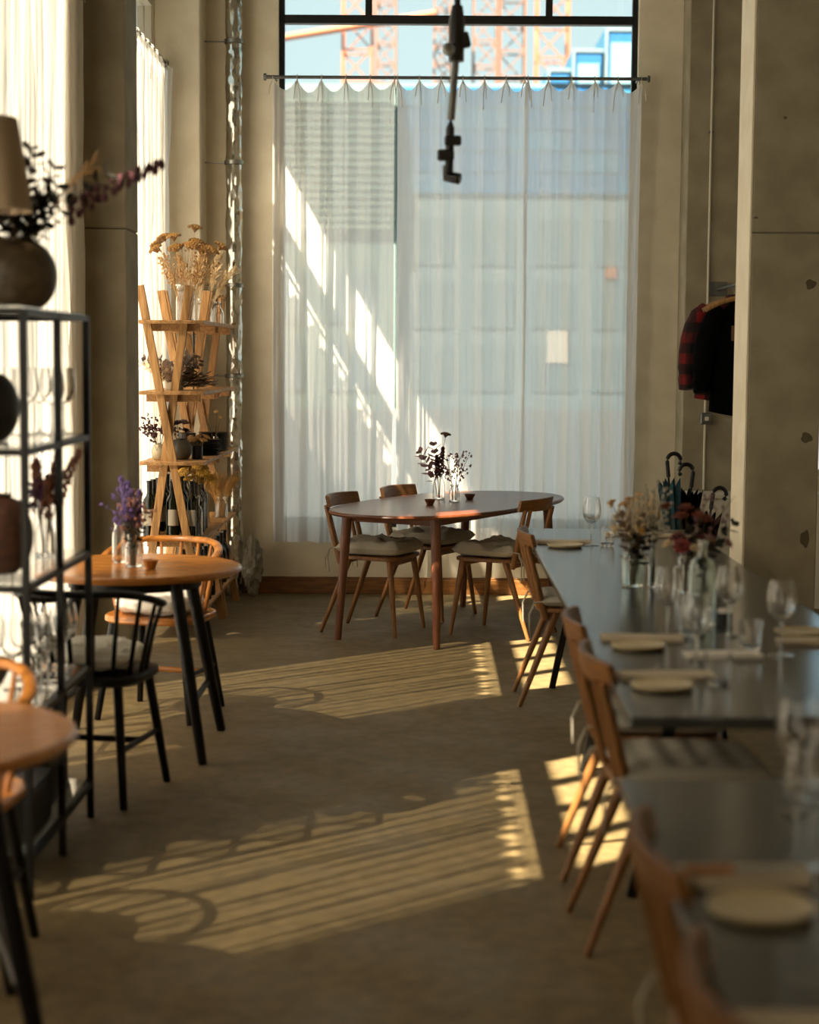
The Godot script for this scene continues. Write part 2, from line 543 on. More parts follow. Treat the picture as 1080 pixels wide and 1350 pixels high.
func build_windows() -> void:
	# large window in the far wall
	var t := thing("window_1", "large dark-framed window behind the sheer white curtains", "window", Vector3(0.1975, 0, -11.72), 0, "", "structure")
	var x0 := -1.1775
	var x1 := 1.1775
	var f := boxes([[Vector3(x0, 0.44, -0.03), Vector3(x0 + 0.035, 4.6, 0.03), 0.003], [Vector3(x1 - 0.035, 0.44, -0.03), Vector3(x1, 4.6, 0.03), 0.003], [Vector3(x0 + 0.035, 0.44, -0.03), Vector3(x1 - 0.035, 0.50, 0.03), 0.003], [Vector3(x0 + 0.035, 4.54, -0.03), Vector3(x1 - 0.035, 4.6, 0.03), 0.003]])
	part(t, "frame", f, M.frame)
	part(t, "transom", boxes([[Vector3(x0 + 0.035, 3.76, -0.035), Vector3(x1 - 0.035, 3.815, 0.035), 0.003]]), M.frame)
	for mx in [-0.59, 0.595]:
		part(t, "mullion", boxes([[Vector3(mx - 0.022, 3.815, -0.03), Vector3(mx + 0.022, 4.54, 0.03), 0.003]]), M.frame)
	part(t, "pane", boxes([[Vector3(x0 + 0.035, 0.5, -0.002), Vector3(x1 - 0.035, 3.76, 0.002)]]), M.glass)
	for e in [[x0 + 0.035, -0.612], [-0.568, 0.573], [0.617, x1 - 0.035]]:
		part(t, "pane", boxes([[Vector3(e[0], 3.815, -0.002), Vector3(e[1], 4.54, 0.002)]]), M.glass)
	var k := 2
	for b in [[-3.25, -4.85, "tall side window beside the round table by the black shelving"], [-6.15, -8.0, "tall side window behind the black shelving"], [-9.1, -11.25, "tall side window behind the wooden A-frame shelves"], [2.3, 0.4, "unseen tall side window added for fill light opposite the second grey table"]]:  # last window is out of view, put in to brighten the grey tables
		var w := thing("window_%d" % k, b[2], "window", Vector3(LW - 0.05, 0, (b[0] + b[1]) * 0.5), 0, "", "structure")
		k += 1
		var h: float = (b[0] - b[1]) * 0.5
		part(w, "frame", boxes([[Vector3(-0.045, 0.25, -h), Vector3(0.045, 4.42, -h + 0.05)], [Vector3(-0.045, 0.25, h - 0.05), Vector3(0.045, 4.42, h)], [Vector3(-0.045, 0.25, -h + 0.05), Vector3(0.045, 0.31, h - 0.05)], [Vector3(-0.045, 4.38, -h + 0.05), Vector3(0.045, 4.42, h - 0.05)]]), M.white_paint)
		part(w, "transom", boxes([[Vector3(-0.05, 3.77, -h + 0.05), Vector3(0.05, 3.85, h - 0.05)]]), M.white_paint)
		part(w, "pane", boxes([[Vector3(-0.002, 0.31, -h + 0.05), Vector3(0.002, 3.77, h - 0.05)]]), M.glass)
		var nn := int(round(h * 2.0 / 0.42))
		for i in nn:
			var z := -h + 0.05 + (2.0 * h - 0.1) * i / nn
			if i > 0:
				part(w, "mullion", boxes([[Vector3(-0.03, 3.85, z - 0.03), Vector3(0.03, 4.38, z + 0.03)]]), M.white_paint)
			part(w, "pane", boxes([[Vector3(-0.002, 3.85, z + (0.03 if i > 0 else 0.0)), Vector3(0.002, 4.38, z + (2.0 * h - 0.1) / nn - (0.03 if i < nn - 1 else 0.0))]]), M.glass)

# a sheer panel hung by cloth ties from a rod; a is one end of the rod, dir runs along it, out points into the room
func curtain(label: String, a: Vector3, dir: Vector3, w: float, out: Vector3, ybot: float, ties: int, sd: int, amp := 0.022, pleats := 1.0, cloth: Material = null) -> void:
	var r := RandomNumberGenerator.new()
	r.seed = sd
	var t := thing("curtain", label, "curtain", a)
	var fn := FastNoiseLite.new()
	fn.seed = sd
	fn.frequency = 1.0
	var nx := ties * (16 if pleats < 1.5 else 28)
	var ny := 34
	var h := a.y - ybot
	var rows := []
	for i in ny + 1:
		var v := i / float(ny)
		v = v * v * 0.55 + v * 0.45
		var row := []
		for j in nx + 1:
			var u := j / float(nx)
			var f := fposmod(u * (ties - 1), 1.0)
			var sag := 0.018 + 0.085 * 4.0 * f * (1.0 - f) * (0.7 + 0.5 * fn.get_noise_1d(floor(u * (ties - 1) - 0.001) * 7.3))
			var y := -lerpf(sag, h, v)
			var d := 0.0
			d += amp * 0.9 * cos(TAU * (u * (ties - 1)) * pleats + (1.4 if pleats < 1.5 else 5.0) * fn.get_noise_2d(u * w * 2.4, v * 0.5)) * (1.0 - 0.45 * v)
			d += amp * 1.1 * fn.get_noise_2d(u * w * 9.0, v * 0.9 + 20.0) * (0.4 + 0.6 * v)
			d += amp * 0.7 * fn.get_noise_2d(u * w * 24.0, v * 0.35 + 50.0)
			var s := u * w + 0.018 * fn.get_noise_2d(u * w * 6.0, v * 1.2 + 90.0) * v
			if i == ny:
				y += 0.012 * fn.get_noise_1d(u * 14.0)
			row.append(dir * s + out * d + Vector3.UP * y)
		rows.append(row)
	part(t, "cloth", Mb.new().surf(rows, false, 180.0, false), cloth if cloth else M.sheer)
	for i in ties:
		var u := i / float(ties - 1)
		var c := dir * u * w
		var m := Mb.new()
		var lp := []
		for k in 9:
			var an := TAU * k / 8.0
			lp.append(c + out * 0.017 * sin(an) + Vector3.UP * (0.017 * cos(an)) + Vector3(0, -0.001, 0))
		m.tube(lp, 0.0032, 5, false)
		m.tube([c + out * 0.014 + Vector3(0, -0.008, 0), c + out * 0.02 + Vector3(0, -0.03, 0)], 0.0035, 5)
		for s in [-1.0, 1.0]:
			var ln := r.randf_range(0.09, 0.2)
			var sw: float = r.randf_range(0.008, 0.035) * s
			m.tube([c + out * 0.018 + Vector3(0, -0.02, 0), c + out * 0.03 + dir * sw * 0.7 + Vector3(0, -0.02 - ln * 0.4, 0), c + out * 0.028 + dir * sw + Vector3(0, -0.02 - ln, 0)], [0.004, 0.0035, 0.003], 5)
		part(t, "tie", m, M.cord_cloth)

func rod(label: String, a: Vector3, b: Vector3, wall_dir: Vector3, reach: float) -> void:
	var t := thing("curtain_rod", label, "curtain rod", a)
	var e := b - a
	part(t, "pole", Mb.new().tube([Vector3.ZERO, e], 0.011, 10), M.grey_metal)
	for p in [Vector3.ZERO, e]:
		var s: Vector3 = e.normalized() * (-1.0 if p == Vector3.ZERO else 1.0)
		part(t, "finial", Mb.new().tube([p, p + s * 0.012, p + s * 0.014, p + s * 0.03], [0.012, 0.012, 0.024, 0.022], 12), M.grey_metal)
		part(t, "bracket", Mb.new().tube([p - s * 0.04, p - s * 0.04 + wall_dir * reach], 0.007, 8), M.grey_metal)

func build_curtains() -> void:
	var y := 3.375
	rod("grey metal curtain rod across the big window", Vector3(-1.03, y, -11.45), Vector3(1.40, y, -11.45), Vector3(0, 0, -1), 0.15)
	curtain("sheer white curtain panel beside the foil duct, with sun streaks", Vector3(-1.0, y, -11.45), Vector3.RIGHT, 0.785, Vector3.BACK, 0.36, 6, 101, 0.03)
	curtain("sheer white middle curtain panel behind the oval table", Vector3(-0.195, y, -11.45), Vector3.RIGHT, 0.84, Vector3.BACK, 0.36, 7, 102, 0.03)
	curtain("sheer white curtain panel at the big window beside the grey pier", Vector3(0.625, y, -11.45), Vector3.RIGHT, 0.75, Vector3.BACK, 0.36, 6, 103, 0.03)
	var x := LW + 0.08
	for b in [[-3.1, -4.95, "near the first round table", 104], [-6.0, -8.45, "behind the black metal shelving", 105], [-9.0, -11.2, "behind the wooden A-frame shelves", 106], [2.4, 0.3, "over the unseen window added for fill light", 107]]:  # last rod and curtain belong to the unseen window added for fill
		var ln: float = b[0] - b[1]
		rod("grey curtain rod on the side wall " + b[2], Vector3(x, 3.42, b[0]), Vector3(x, 3.42, b[1]), Vector3(-1, 0, 0), 0.08)
		curtain("glowing cream sheer curtain " + b[2], Vector3(x, 3.42, b[0] - 0.03), Vector3.FORWARD, ln - 0.06, Vector3.RIGHT, 0.08, int(round(ln / 0.17)), b[3], 0.042, 2.0, M.gathered_sheer)

# ------------------------------------------------------------------ furniture builders
func tapered_leg(parent: Node, a: Vector3, b: Vector3, ra: float, rb: float, m: Material, sides := 8, called := "leg") -> void:
	part(parent, called, Mb.new().tube([a, a.lerp(b, 0.5), b.lerp(a, 0.01), b], [ra, (ra + rb) * 0.52, rb, rb * 0.85], sides), m)

# plain wooden dining chair; it faces +z
func dining_chair(label: String, at: Vector3, turn: float, group := "") -> Node3D:
	var t := thing("dining_chair", label, "chair", at, turn, group)
	var rings := []
	for k in [[0.43, -0.006], [0.434, 0.0], [0.448, 0.0], [0.452, -0.006]]:
		var r := []
		for i in 40:
			var a := TAU * i / 40.0
			var c := cos(a)
			var s := sin(a)
			var x: float = (0.205 + k[1]) * signf(c) * pow(absf(c), 0.42)
			var z: float = (0.20 + k[1]) * signf(s) * pow(absf(s), 0.42)
			x *= 1.0 + 0.10 * (z / 0.2)
			r.append(Vector3(x, k[0], z))
		rings.append(r)
	part(t, "seat", Mb.new().loft(rings), M.oak_x)
	for s in [-1.0, 1.0]:
		tapered_leg(t, Vector3(0.175 * s, 0.432, 0.145), Vector3(0.215 * s, 0, 0.20), 0.019, 0.011, M.oak_y)
		tapered_leg(t, Vector3(0.15 * s, 0.432, -0.115), Vector3(0.185 * s, 0, -0.28), 0.019, 0.011, M.oak_y)
		part(t, "back_post", Mb.new().tube([Vector3(0.165 * s, 0.40, -0.165), Vector3(0.18 * s, 0.56, -0.205), Vector3(0.183 * s, 0.735, -0.250)], [0.017, 0.016, 0.012], 8), M.oak_y)
		part(t, "back_brace", Mb.new().tube([Vector3(0.13 * s, 0.45, -0.19), Vector3(0.14 * s, 0.735, -0.262)], [0.013, 0.011], 8), M.oak_y)
	part(t, "seat_rail", Mb.new().box(Vector3(0, 0.415, -0.155), Vector3(0.30, 0.034, 0.02), Basis.IDENTITY, 0.003), M.oak_x)
	part(t, "seat_rail", Mb.new().box(Vector3(0, 0.415, 0.15), Vector3(0.33, 0.034, 0.02), Basis.IDENTITY, 0.003), M.oak_x)
	var rr := []
	for i in 19:
		var u := -1.0 + i / 9.0
		var x := 0.208 * u
		var z := -0.27 + 0.045 * u * u
		var hh := 0.036 - 0.004 * u * u
		var c := Vector3(x, 0.757, z)
		var nrm := Vector3(-0.47 * u, 0.0, 1.0).normalized()
		var ring := []
		for q in [[-1, -0.8], [-0.7, -1], [0.7, -1], [1, -0.8], [1, 0.8], [0.7, 1], [-0.7, 1], [-1, 0.8]]:
			ring.append(c + nrm * 0.0105 * q[0] + Vector3(0, hh * q[1], -0.008 * q[1]))
		rr.append(ring)
	part(t, "backrest", Mb.new().loft(rr, true, 40.0), M.oak_x)
	return t

# tufted linen seat pad with cloth ties at its back corners
func seat_cushion(label: String, at: Vector3, turn: float, sd: int, puff := 0.028, crumple := 0.012) -> void:
	var t := thing("seat_cushion", label, "cushion", at + Vector3(0, 0.4525, 0), turn)
	var fn := FastNoiseLite.new()
	fn.seed = sd
	fn.frequency = 5.0
	var g := func(sy: float) -> Array:
		var rows := []
		for i in 31:
			var row := []
			for j in 31:
				var u := -1.0 + i / 15.0
				var v := -1.0 + j / 15.0
				var e := pow(maxf(0.0, (1.0 - pow(absf(u), 5.0)) * (1.0 - pow(absf(v), 5.0))), 0.4)
				var dip := 0.0
				for a in [-0.62, -0.2, 0.2, 0.62]:
					for b in [-0.62, -0.2, 0.2, 0.62]:
						dip += exp(-((u - a) * (u - a) + (v - b) * (v - b)) / 0.013)
				var k := 1.0 - 0.045 * (u * u * v * v)
				var y := e * (puff + (crumple * fn.get_noise_2d(u * 0.2 + 3.0, v * 0.2) - (0.016 if crumple < 0.02 else 0.009) * dip if sy > 0.0 else 0.0))
				if sy < 0.0:
					y = minf(y, puff)
				var hang := 0.0
				row.append(Vector3(u * 0.205 * k, puff + sy * y + hang, v * 0.205 * k + 0.01))
			rows.append(row)
		return rows
	part(t, "pad", Mb.new().surf(g.call(1.0), false, 180.0, false).surf(g.call(-1.0), false, 180.0, false), M.linen)
	var r := RandomNumberGenerator.new()
	r.seed = sd
	for s in [-1.0, 1.0]:
		var m := Mb.new()
		var b := Vector3(0.19 * s, puff, -0.185)
		m.tube([b, b + Vector3(0.0, -0.005, -0.035), b + Vector3(0.012 * s, -0.03, -0.04)], 0.004, 5)
		for q in 2:
			var dx := r.randf_range(-0.03, 0.03)
			m.tube([b + Vector3(0.006 * s, -0.01, -0.036), b + Vector3(0.006 * s + dx, -0.06, -0.055), b + Vector3(0.006 * s + dx * 1.6, -0.12 - r.randf() * 0.06, -0.05)], [0.004, 0.004, 0.003], 5)
		part(t, "tie", m, M.linen)

# barrel-backed spindle armchair; it faces +z
func spindle_chair(label: String, at: Vector3, turn: float, my: Material, mx: Material, ml: Material) -> Node3D:
	var t := thing("spindle_chair", label, "chair", at, turn)
	part(t, "seat", slab(0.225, 0.215, 0.425, 0.455, 3.2, 0.008), mx)
	for s in [-1.0, 1.0]:
		tapered_leg(t, Vector3(0.16 * s, 0.43, 0.15), Vector3(0.215 * s, 0, 0.205), 0.018, 0.014, ml)
		tapered_leg(t, Vector3(0.15 * s, 0.43, -0.14), Vector3(0.20 * s, 0, -0.225), 0.018, 0.014, ml)
		part(t, "stretcher", Mb.new().tube([Vector3(0.185 * s, 0.2, 0.175), Vector3(0.178 * s, 0.2, -0.185)], 0.011, 8), ml)
	part(t, "stretcher", Mb.new().tube([Vector3(-0.18, 0.2, 0.0), Vector3(0.18, 0.2, 0.0)], 0.012, 8), mx)
	var pts := []
	for i in 31:
		var a := deg_to_rad(-128.0 + 256.0 * i / 30.0)
		var f := absf(a) / deg_to_rad(128.0)
		pts.append(Vector3(0.255 * sin(a), 0.755 - 0.075 * smoothstep(0.25, 1.0, f), -0.245 * cos(a) - 0.0))
	part(t, "top_rail", Mb.new().tube(pts, 0.019, 10, true, 0.75), mx)
	for i in 11:
		var a := deg_to_rad(-105.0 + 210.0 * i / 10.0)
		var f := absf(a) / deg_to_rad(128.0)
		part(t, "spindle", Mb.new().tube([Vector3(0.195 * sin(a), 0.452, -0.185 * cos(a)), Vector3(0.225 * sin(a), 0.6, -0.215 * cos(a)), Vector3(0.254 * sin(a), 0.75 - 0.075 * smoothstep(0.25, 1.0, f), -0.244 * cos(a))], [0.008, 0.009, 0.007], 7), my)
	return t

func sheepskin(label: String, at: Vector3, turn: float, sd: int, back := true) -> void:
	var fn := FastNoiseLite.new()
	fn.seed = sd
	fn.frequency = 22.0
	var rows := []
	for i in 41:
		var row := []
		for j in 36:
			var a := PI * i / 40.0
			var o := TAU * j / 36.0
			var p := Vector3(sin(a) * cos(o), cos(a), sin(a) * sin(o))
			p = Vector3(signf(p.x) * pow(absf(p.x), 0.75), p.y, signf(p.z) * pow(absf(p.z), 0.75))
			var q := Vector3(p.x * 0.185, p.y * 0.05 + 0.05, p.z * 0.175)
			if back:
				q.y += 0.16 * smoothstep(0.05, 0.17, -q.z)
				q.z += 0.03 * smoothstep(0.05, 0.17, -q.z)
			q += p * 0.022 * fn.get_noise_3dv(q) 
			q.y = maxf(q.y, 0.002)
			row.append(q)
		rows.append(row)
	single("sheepskin", Mb.new().surf(rows, true, 180.0), M.wool, label, "sheepskin", at + Vector3(0, 0.455, 0), turn)

func round_table(label: String, at: Vector3, r: float, turn: float) -> Node3D:
	var t := thing("round_table", label, "table", at, turn)
	part(t, "table_top", slab(r, r, 0.712, 0.74, 2.0, 0.012, 72), M.teak_x)
	part(t, "apron", Mb.new().lathe([[r * 0.62, 0.712], [r * 0.62, 0.66], [r * 0.59, 0.66], [r * 0.59, 0.712]], Vector3.ZERO, 48), M.black_wood)
	for a in [45, 135, 225, 315]:
		var d := Vector3(cos(deg_to_rad(a)), 0, sin(deg_to_rad(a)))
		tapered_leg(t, d * r * 0.62 + Vector3(0, 0.705, 0), d * r * 1.02, 0.027, 0.019, M.black_wood, 10)
	for s in [-1.0, 1.0]:
		var q := r * 0.60
		part(t, "stretcher", Mb.new().tube([Vector3(q * s, 0.22, -q), Vector3(q * s, 0.22, q)], 0.013, 8), M.black_wood)
	return t

func long_table(label: String, x0: float, x1: float, z0: float, z1: float, trestles: Array) -> void:
	var cx := (x0 + x1) * 0.5
	var cz := (z0 + z1) * 0.5
	var t := thing("long_table", label, "table", Vector3(cx, 0, cz))
	part(t, "table_top", Mb.new().box(Vector3(0, 0.726, 0), Vector3(x1 - x0, 0.028, z0 - z1), Basis.IDENTITY, 0.003), M.table_top)
	part(t, "rail", Mb.new().box(Vector3(0, 0.692, 0), Vector3(0.08, 0.04, z0 - z1 - 0.3), Basis.IDENTITY, 0.003), M.black_metal)
	for z in trestles:
		for s in [-1.0, 1.0]:
			part(t, "leg", Mb.new().tube([Vector3(0.14 * s, 0.70, z - cz), Vector3(0.28 * s, 0.0, z - cz)], [0.026, 0.02], 4), M.black_wood)
		part(t, "cross_bar", Mb.new().box(Vector3(0, 0.695, z - cz), Vector3(0.6, 0.034, 0.045), Basis.IDENTITY, 0.003), M.black_wood)

# ------------------------------------------------------------------ tableware
var proto := {}

func plate(label: String, at: Vector3, r := 0.08) -> void:
	var k := "plate%.3f" % r
	if not proto.has(k):
		var b := Mb.new().lathe([[0.0, 0.0], [r * 0.8, 0.0], [r * 0.94, 0.004], [r, 0.012], [r * 0.995, 0.015], [r * 0.97, 0.0155], [r * 0.9, 0.011], [r * 0.6, 0.0085], [0.0, 0.008]], Vector3.ZERO, 40)
		proto[k] = single("side_plate", b, M.stoneware, label, "plate", at)
	else:
		copy(proto[k], at, 0, label)

func napkin(label: String, at: Vector3, turn: float, w := 0.2, d := 0.1, m: Material = null, called := "napkin") -> Node3D:
	var fn := FastNoiseLite.new()
	fn.seed = int(at.z * 100.0)
	fn.frequency = 6.0
	var t := thing(called, label, called.replace("_", " "), at, turn)
	for k in 2:
		var rows := []
		var y0 := 0.0005 + 0.006 * k
		for i in 11:
			var ring := []
			var x := -w * 0.5 + w * i / 10.0
			var lift := 0.002 + 0.0025 * absf(fn.get_noise_2d(x * 3.0, k * 9.0))
			var hd := d * (0.5 - 0.015 * k)
			for q in [[-1, 0.1], [-1, 0.9], [0, 1.0], [1, 0.9], [1, 0.1], [0, 0.0]]:
				ring.append(Vector3(x, y0 + (0.0045 + lift) * q[1], hd * q[0]))
			rows.append(ring)
		part(t, "fold", Mb.new().loft(rows, true, 50.0), m if m else M.napkin)
	return t

func wine_glass(label: String, at: Vector3, group := "", scale := 1.0) -> void:
	if not proto.has("wine"):
		var t := thing("wine_glass", label, "wine glass", at, 0, group)
		part(t, "bowl", Mb.new().lathe([[0.004, 0.1], [0.018, 0.104], [0.034, 0.12], [0.0415, 0.145], [0.041, 0.17], [0.036, 0.2], [0.0325, 0.218], [0.0315, 0.218], [0.035, 0.2], [0.0398, 0.17], [0.0402, 0.145], [0.033, 0.122], [0.017, 0.106], [0.0, 0.103]], Vector3.ZERO, 28), M.glassware)
		part(t, "stem", Mb.new().lathe([[0.0065, 0.006], [0.0042, 0.02], [0.0038, 0.06], [0.005, 0.098], [0.004, 0.1]], Vector3.ZERO, 12), M.glassware)
		part(t, "foot", Mb.new().lathe([[0.0, 0.0], [0.037, 0.0], [0.0375, 0.0015], [0.02, 0.004], [0.0065, 0.006]], Vector3.ZERO, 28), M.glassware)
		proto.wine = t
	else:
		copy(proto.wine, at, 0, label, group)

func tumbler(label: String, at: Vector3, group := "") -> void:
	if not proto.has("tumbler"):
		var t := thing("tumbler", label, "glass", at, 0, group)
		part(t, "wall", Mb.new().lathe([[0.026, 0.0], [0.031, 0.01], [0.036, 0.085], [0.0352, 0.0855], [0.0345, 0.085], [0.029, 0.014], [0.024, 0.01]], Vector3.ZERO, 28), M.glassware)
		part(t, "base", Mb.new().lathe([[0.0, 0.001], [0.026, 0.0], [0.024, 0.01], [0.0, 0.01]], Vector3.ZERO, 28), M.glassware)
		proto.tumbler = t
	else:
		copy(proto.tumbler, at, 0, label, group)

func bottle_prof(r: float, h: float, neck: float, nh: float) -> Array:
	var o := [[r * 0.9, 0.0], [r, 0.006], [r, h - nh - r * 1.1], [r * 0.93, h - nh - r * 0.6], [r * 0.65 + neck * 0.2, h - nh - r * 0.15], [neck * 1.2, h - nh], [neck, h - nh * 0.8], [neck, h - 0.012], [neck * 1.2, h - 0.01], [neck * 1.2, h]]
	var p := [[0.0, 0.0]]
	p.append_array(o)
	var k := 0.0024
	for i in range(o.size() - 1, -1, -1):
		if i == 8:
			continue
		p.append([maxf(minf(o[i][0], neck if i == 9 else 1.0) - k, 0.002), maxf(o[i][1], 0.009) if i < 2 else o[i][1]])
	p.append([0.0, 0.009])
	return p

func glass_vase(called: String, label: String, at: Vector3, r: float, h: float, neck: float, nh: float, m: Material = null, group := "") -> void:
	single(called, Mb.new().lathe(bottle_prof(r, h, neck, nh), Vector3.ZERO, 28), m if m else M.glassware, label, "vase", at, 0, group)

func turned(called: String, label: String, category: String, at: Vector3, prof: Array, m: Material, group := "", seg := 32) -> MeshInstance3D:
	return single(called, Mb.new().lathe(prof, Vector3.ZERO, seg, Basis.IDENTITY, 55.0), m, label, category, at, 0, group)

func pot_prof(r: float, h: float, neck: float) -> Array:
	var p := [[0.0, 0.0], [r * 0.55, 0.0]]
	for i in 15:
		var a := lerpf(-1.1, 1.05, i / 14.0)
		p.append([r * pow(cos(a), 0.75), h * (0.5 + 0.5 * sin(a) / sin(1.08)) * 0.93])
	p.append([neck, h * 0.96]); p.append([neck * 1.05, h]); p.append([neck * 0.85, h]); p.append([neck * 0.8, h * 0.9])
	return p

# ------------------------------------------------------------------ dried flowers: every stem is a thing of its own
func stem_curve(tip: Vector3, k := 6) -> Array:
	var pts := []
	for i in k + 1:
		var t := i / float(k)
		pts.append(Vector3(tip.x * pow(t, 1.6), tip.y * (t * 1.12 - 0.12 * t * t), tip.z * pow(t, 1.6)))
	return pts

func flower(label: String, group: String, base: Vector3, tip: Vector3, kind: String, m: Material, r: RandomNumberGenerator, size := 1.0, m_stem: Material = null) -> void:
	var t := thing("dried_flower", label, "dried flower", base, 0, group)
	var pts := stem_curve(tip)
	part(t, "stem", Mb.new().tube(pts, [0.0022, 0.002, 0.002, 0.0018, 0.0016, 0.0014, 0.001], 5), m_stem if m_stem else M.stem)
	var b := Mb.new()
	var end: Vector3 = pts[-1]
	var dir: Vector3 = (pts[-1] - pts[-2]).normalized()
	var side := dir.cross(Vector3(0.3, 0.2, 1.0)).normalized()
	var side2 := dir.cross(side).normalized()
	var ln := tip.length()
	var called := "blossom"
	match kind:
		"yarrow":
			var bs := Basis(side, dir, side2)
			for i in 26:
				var a := i * 2.39996
				var q := sqrt((i + 0.5) / 26.0)
				b.ball(end + side * cos(a) * q * 0.03 * size + side2 * sin(a) * q * 0.03 * size + dir * (0.010 * (1.0 - q * q)) * size, Vector3(0.0085, 0.006, 0.0085) * size, 5, bs)
			b.tube([end - dir * 0.02 * size, end], [0.002, 0.018 * size], 8)
		"ball":
			b.ball(end, Vector3.ONE * 0.013 * size, 10)
		"spike":
			for i in 34:
				var f := lerpf(0.5, 1.03, i / 33.0)
				var a := i * 2.4
				var p := pt_on(pts, f)
				var rr := (0.013 - 0.009 * (f - 0.5) * 1.9) * size
				b.ball(p + (side * cos(a) + side2 * sin(a)) * rr, Vector3(0.006, 0.008, 0.006) * size * r.randf_range(0.7, 1.2), 5)
		"spray":
			for i in 13:
				var f := r.randf_range(0.5, 0.95)
				var p := pt_on(pts, f)
				var o := (side * r.randf_range(-1, 1) + side2 * r.randf_range(-1, 1) + dir * r.randf_range(0.4, 1.3)).normalized() * r.randf_range(0.02, 0.05) * size
				b.tube([p, p + o], 0.0007, 4)
				for k in 3:
					b.ball(p + o * r.randf_range(0.75, 1.1) + Vector3(r.randf_range(-1, 1), r.randf_range(-1, 1), r.randf_range(-1, 1)) * 0.005, Vector3.ONE * r.randf_range(0.003, 0.0055) * size, 5)
		"leaf":
			called = "leaves"
			for i in 9:
				var f := lerpf(0.35, 1.0, i / 8.0)
				var p := pt_on(pts, f)
				for s in [-1.0, 1.0]:
					var a := i * 1.3
					var o: Vector3 = (side * cos(a) + side2 * sin(a)) * s
					var al := (o + dir * 0.6).normalized()
					b.leaf(p, al, al.cross(dir).normalized(), r.randf_range(0.024, 0.036) * size, 0.010 * size)
		"plume":
			called = "plume"
			for i in 46:
				var f := r.randf_range(0.55, 1.0)
				var p := pt_on(pts, f)
				var o := (side * r.randf_range(-1, 1) + side2 * r.randf_range(-1, 1) + dir * r.randf_range(1.0, 2.4)).normalized() * r.randf_range(0.02, 0.05) * size
				b.tube([p, p + o * 0.6 + Vector3(0, 0.004, 0), p + o], [0.0012, 0.0018, 0.0005], 4, false)
		"bloom":
			for ring in 3:
				for i in 8:
					var a := TAU * i / 8.0 + ring * 0.4
					var o := side * cos(a) + side2 * sin(a)
					var al := (o * (1.0 - 0.3 * ring) + dir * (0.25 + 0.4 * ring)).normalized()
					b.leaf(end, al, al.cross(dir).normalized(), 0.026 * size * (1.0 - 0.2 * ring), 0.009 * size)
			b.ball(end + dir * 0.004, Vector3.ONE * 0.007 * size, 6)
	part(t, called, b, m)

func pt_on(pts: Array, f: float) -> Vector3:
	var x := clampf(f, 0.0, 0.9999) * (pts.size() - 1)
	var i := int(x)
	return pts[i].lerp(pts[i + 1], x - i) + (pts[-1] - pts[-2]) * maxf(0.0, f - 1.0)

func bunch(label: String, group: String, base: Vector3, n: int, h0: float, h1: float, spread: float, lean: Vector3, kind: String, m: Material, sd: int, size := 1.0, neck := 0.008, ms: Material = null) -> void:
	var r := RandomNumberGenerator.new()
	r.seed = sd
	for i in n:
		var a := TAU * i / n + r.randf_range(-0.4, 0.4)
		var q := sqrt(r.randf_range(0.05, 1.0))
		var tip := Vector3(cos(a) * spread * q, r.randf_range(h0, h1) - 0.3 * spread * q, sin(a) * spread * q) + lean
		flower(label, group, base + Vector3(cos(a) * neck, 0.006, sin(a) * neck), tip, kind, m, r, size, ms)

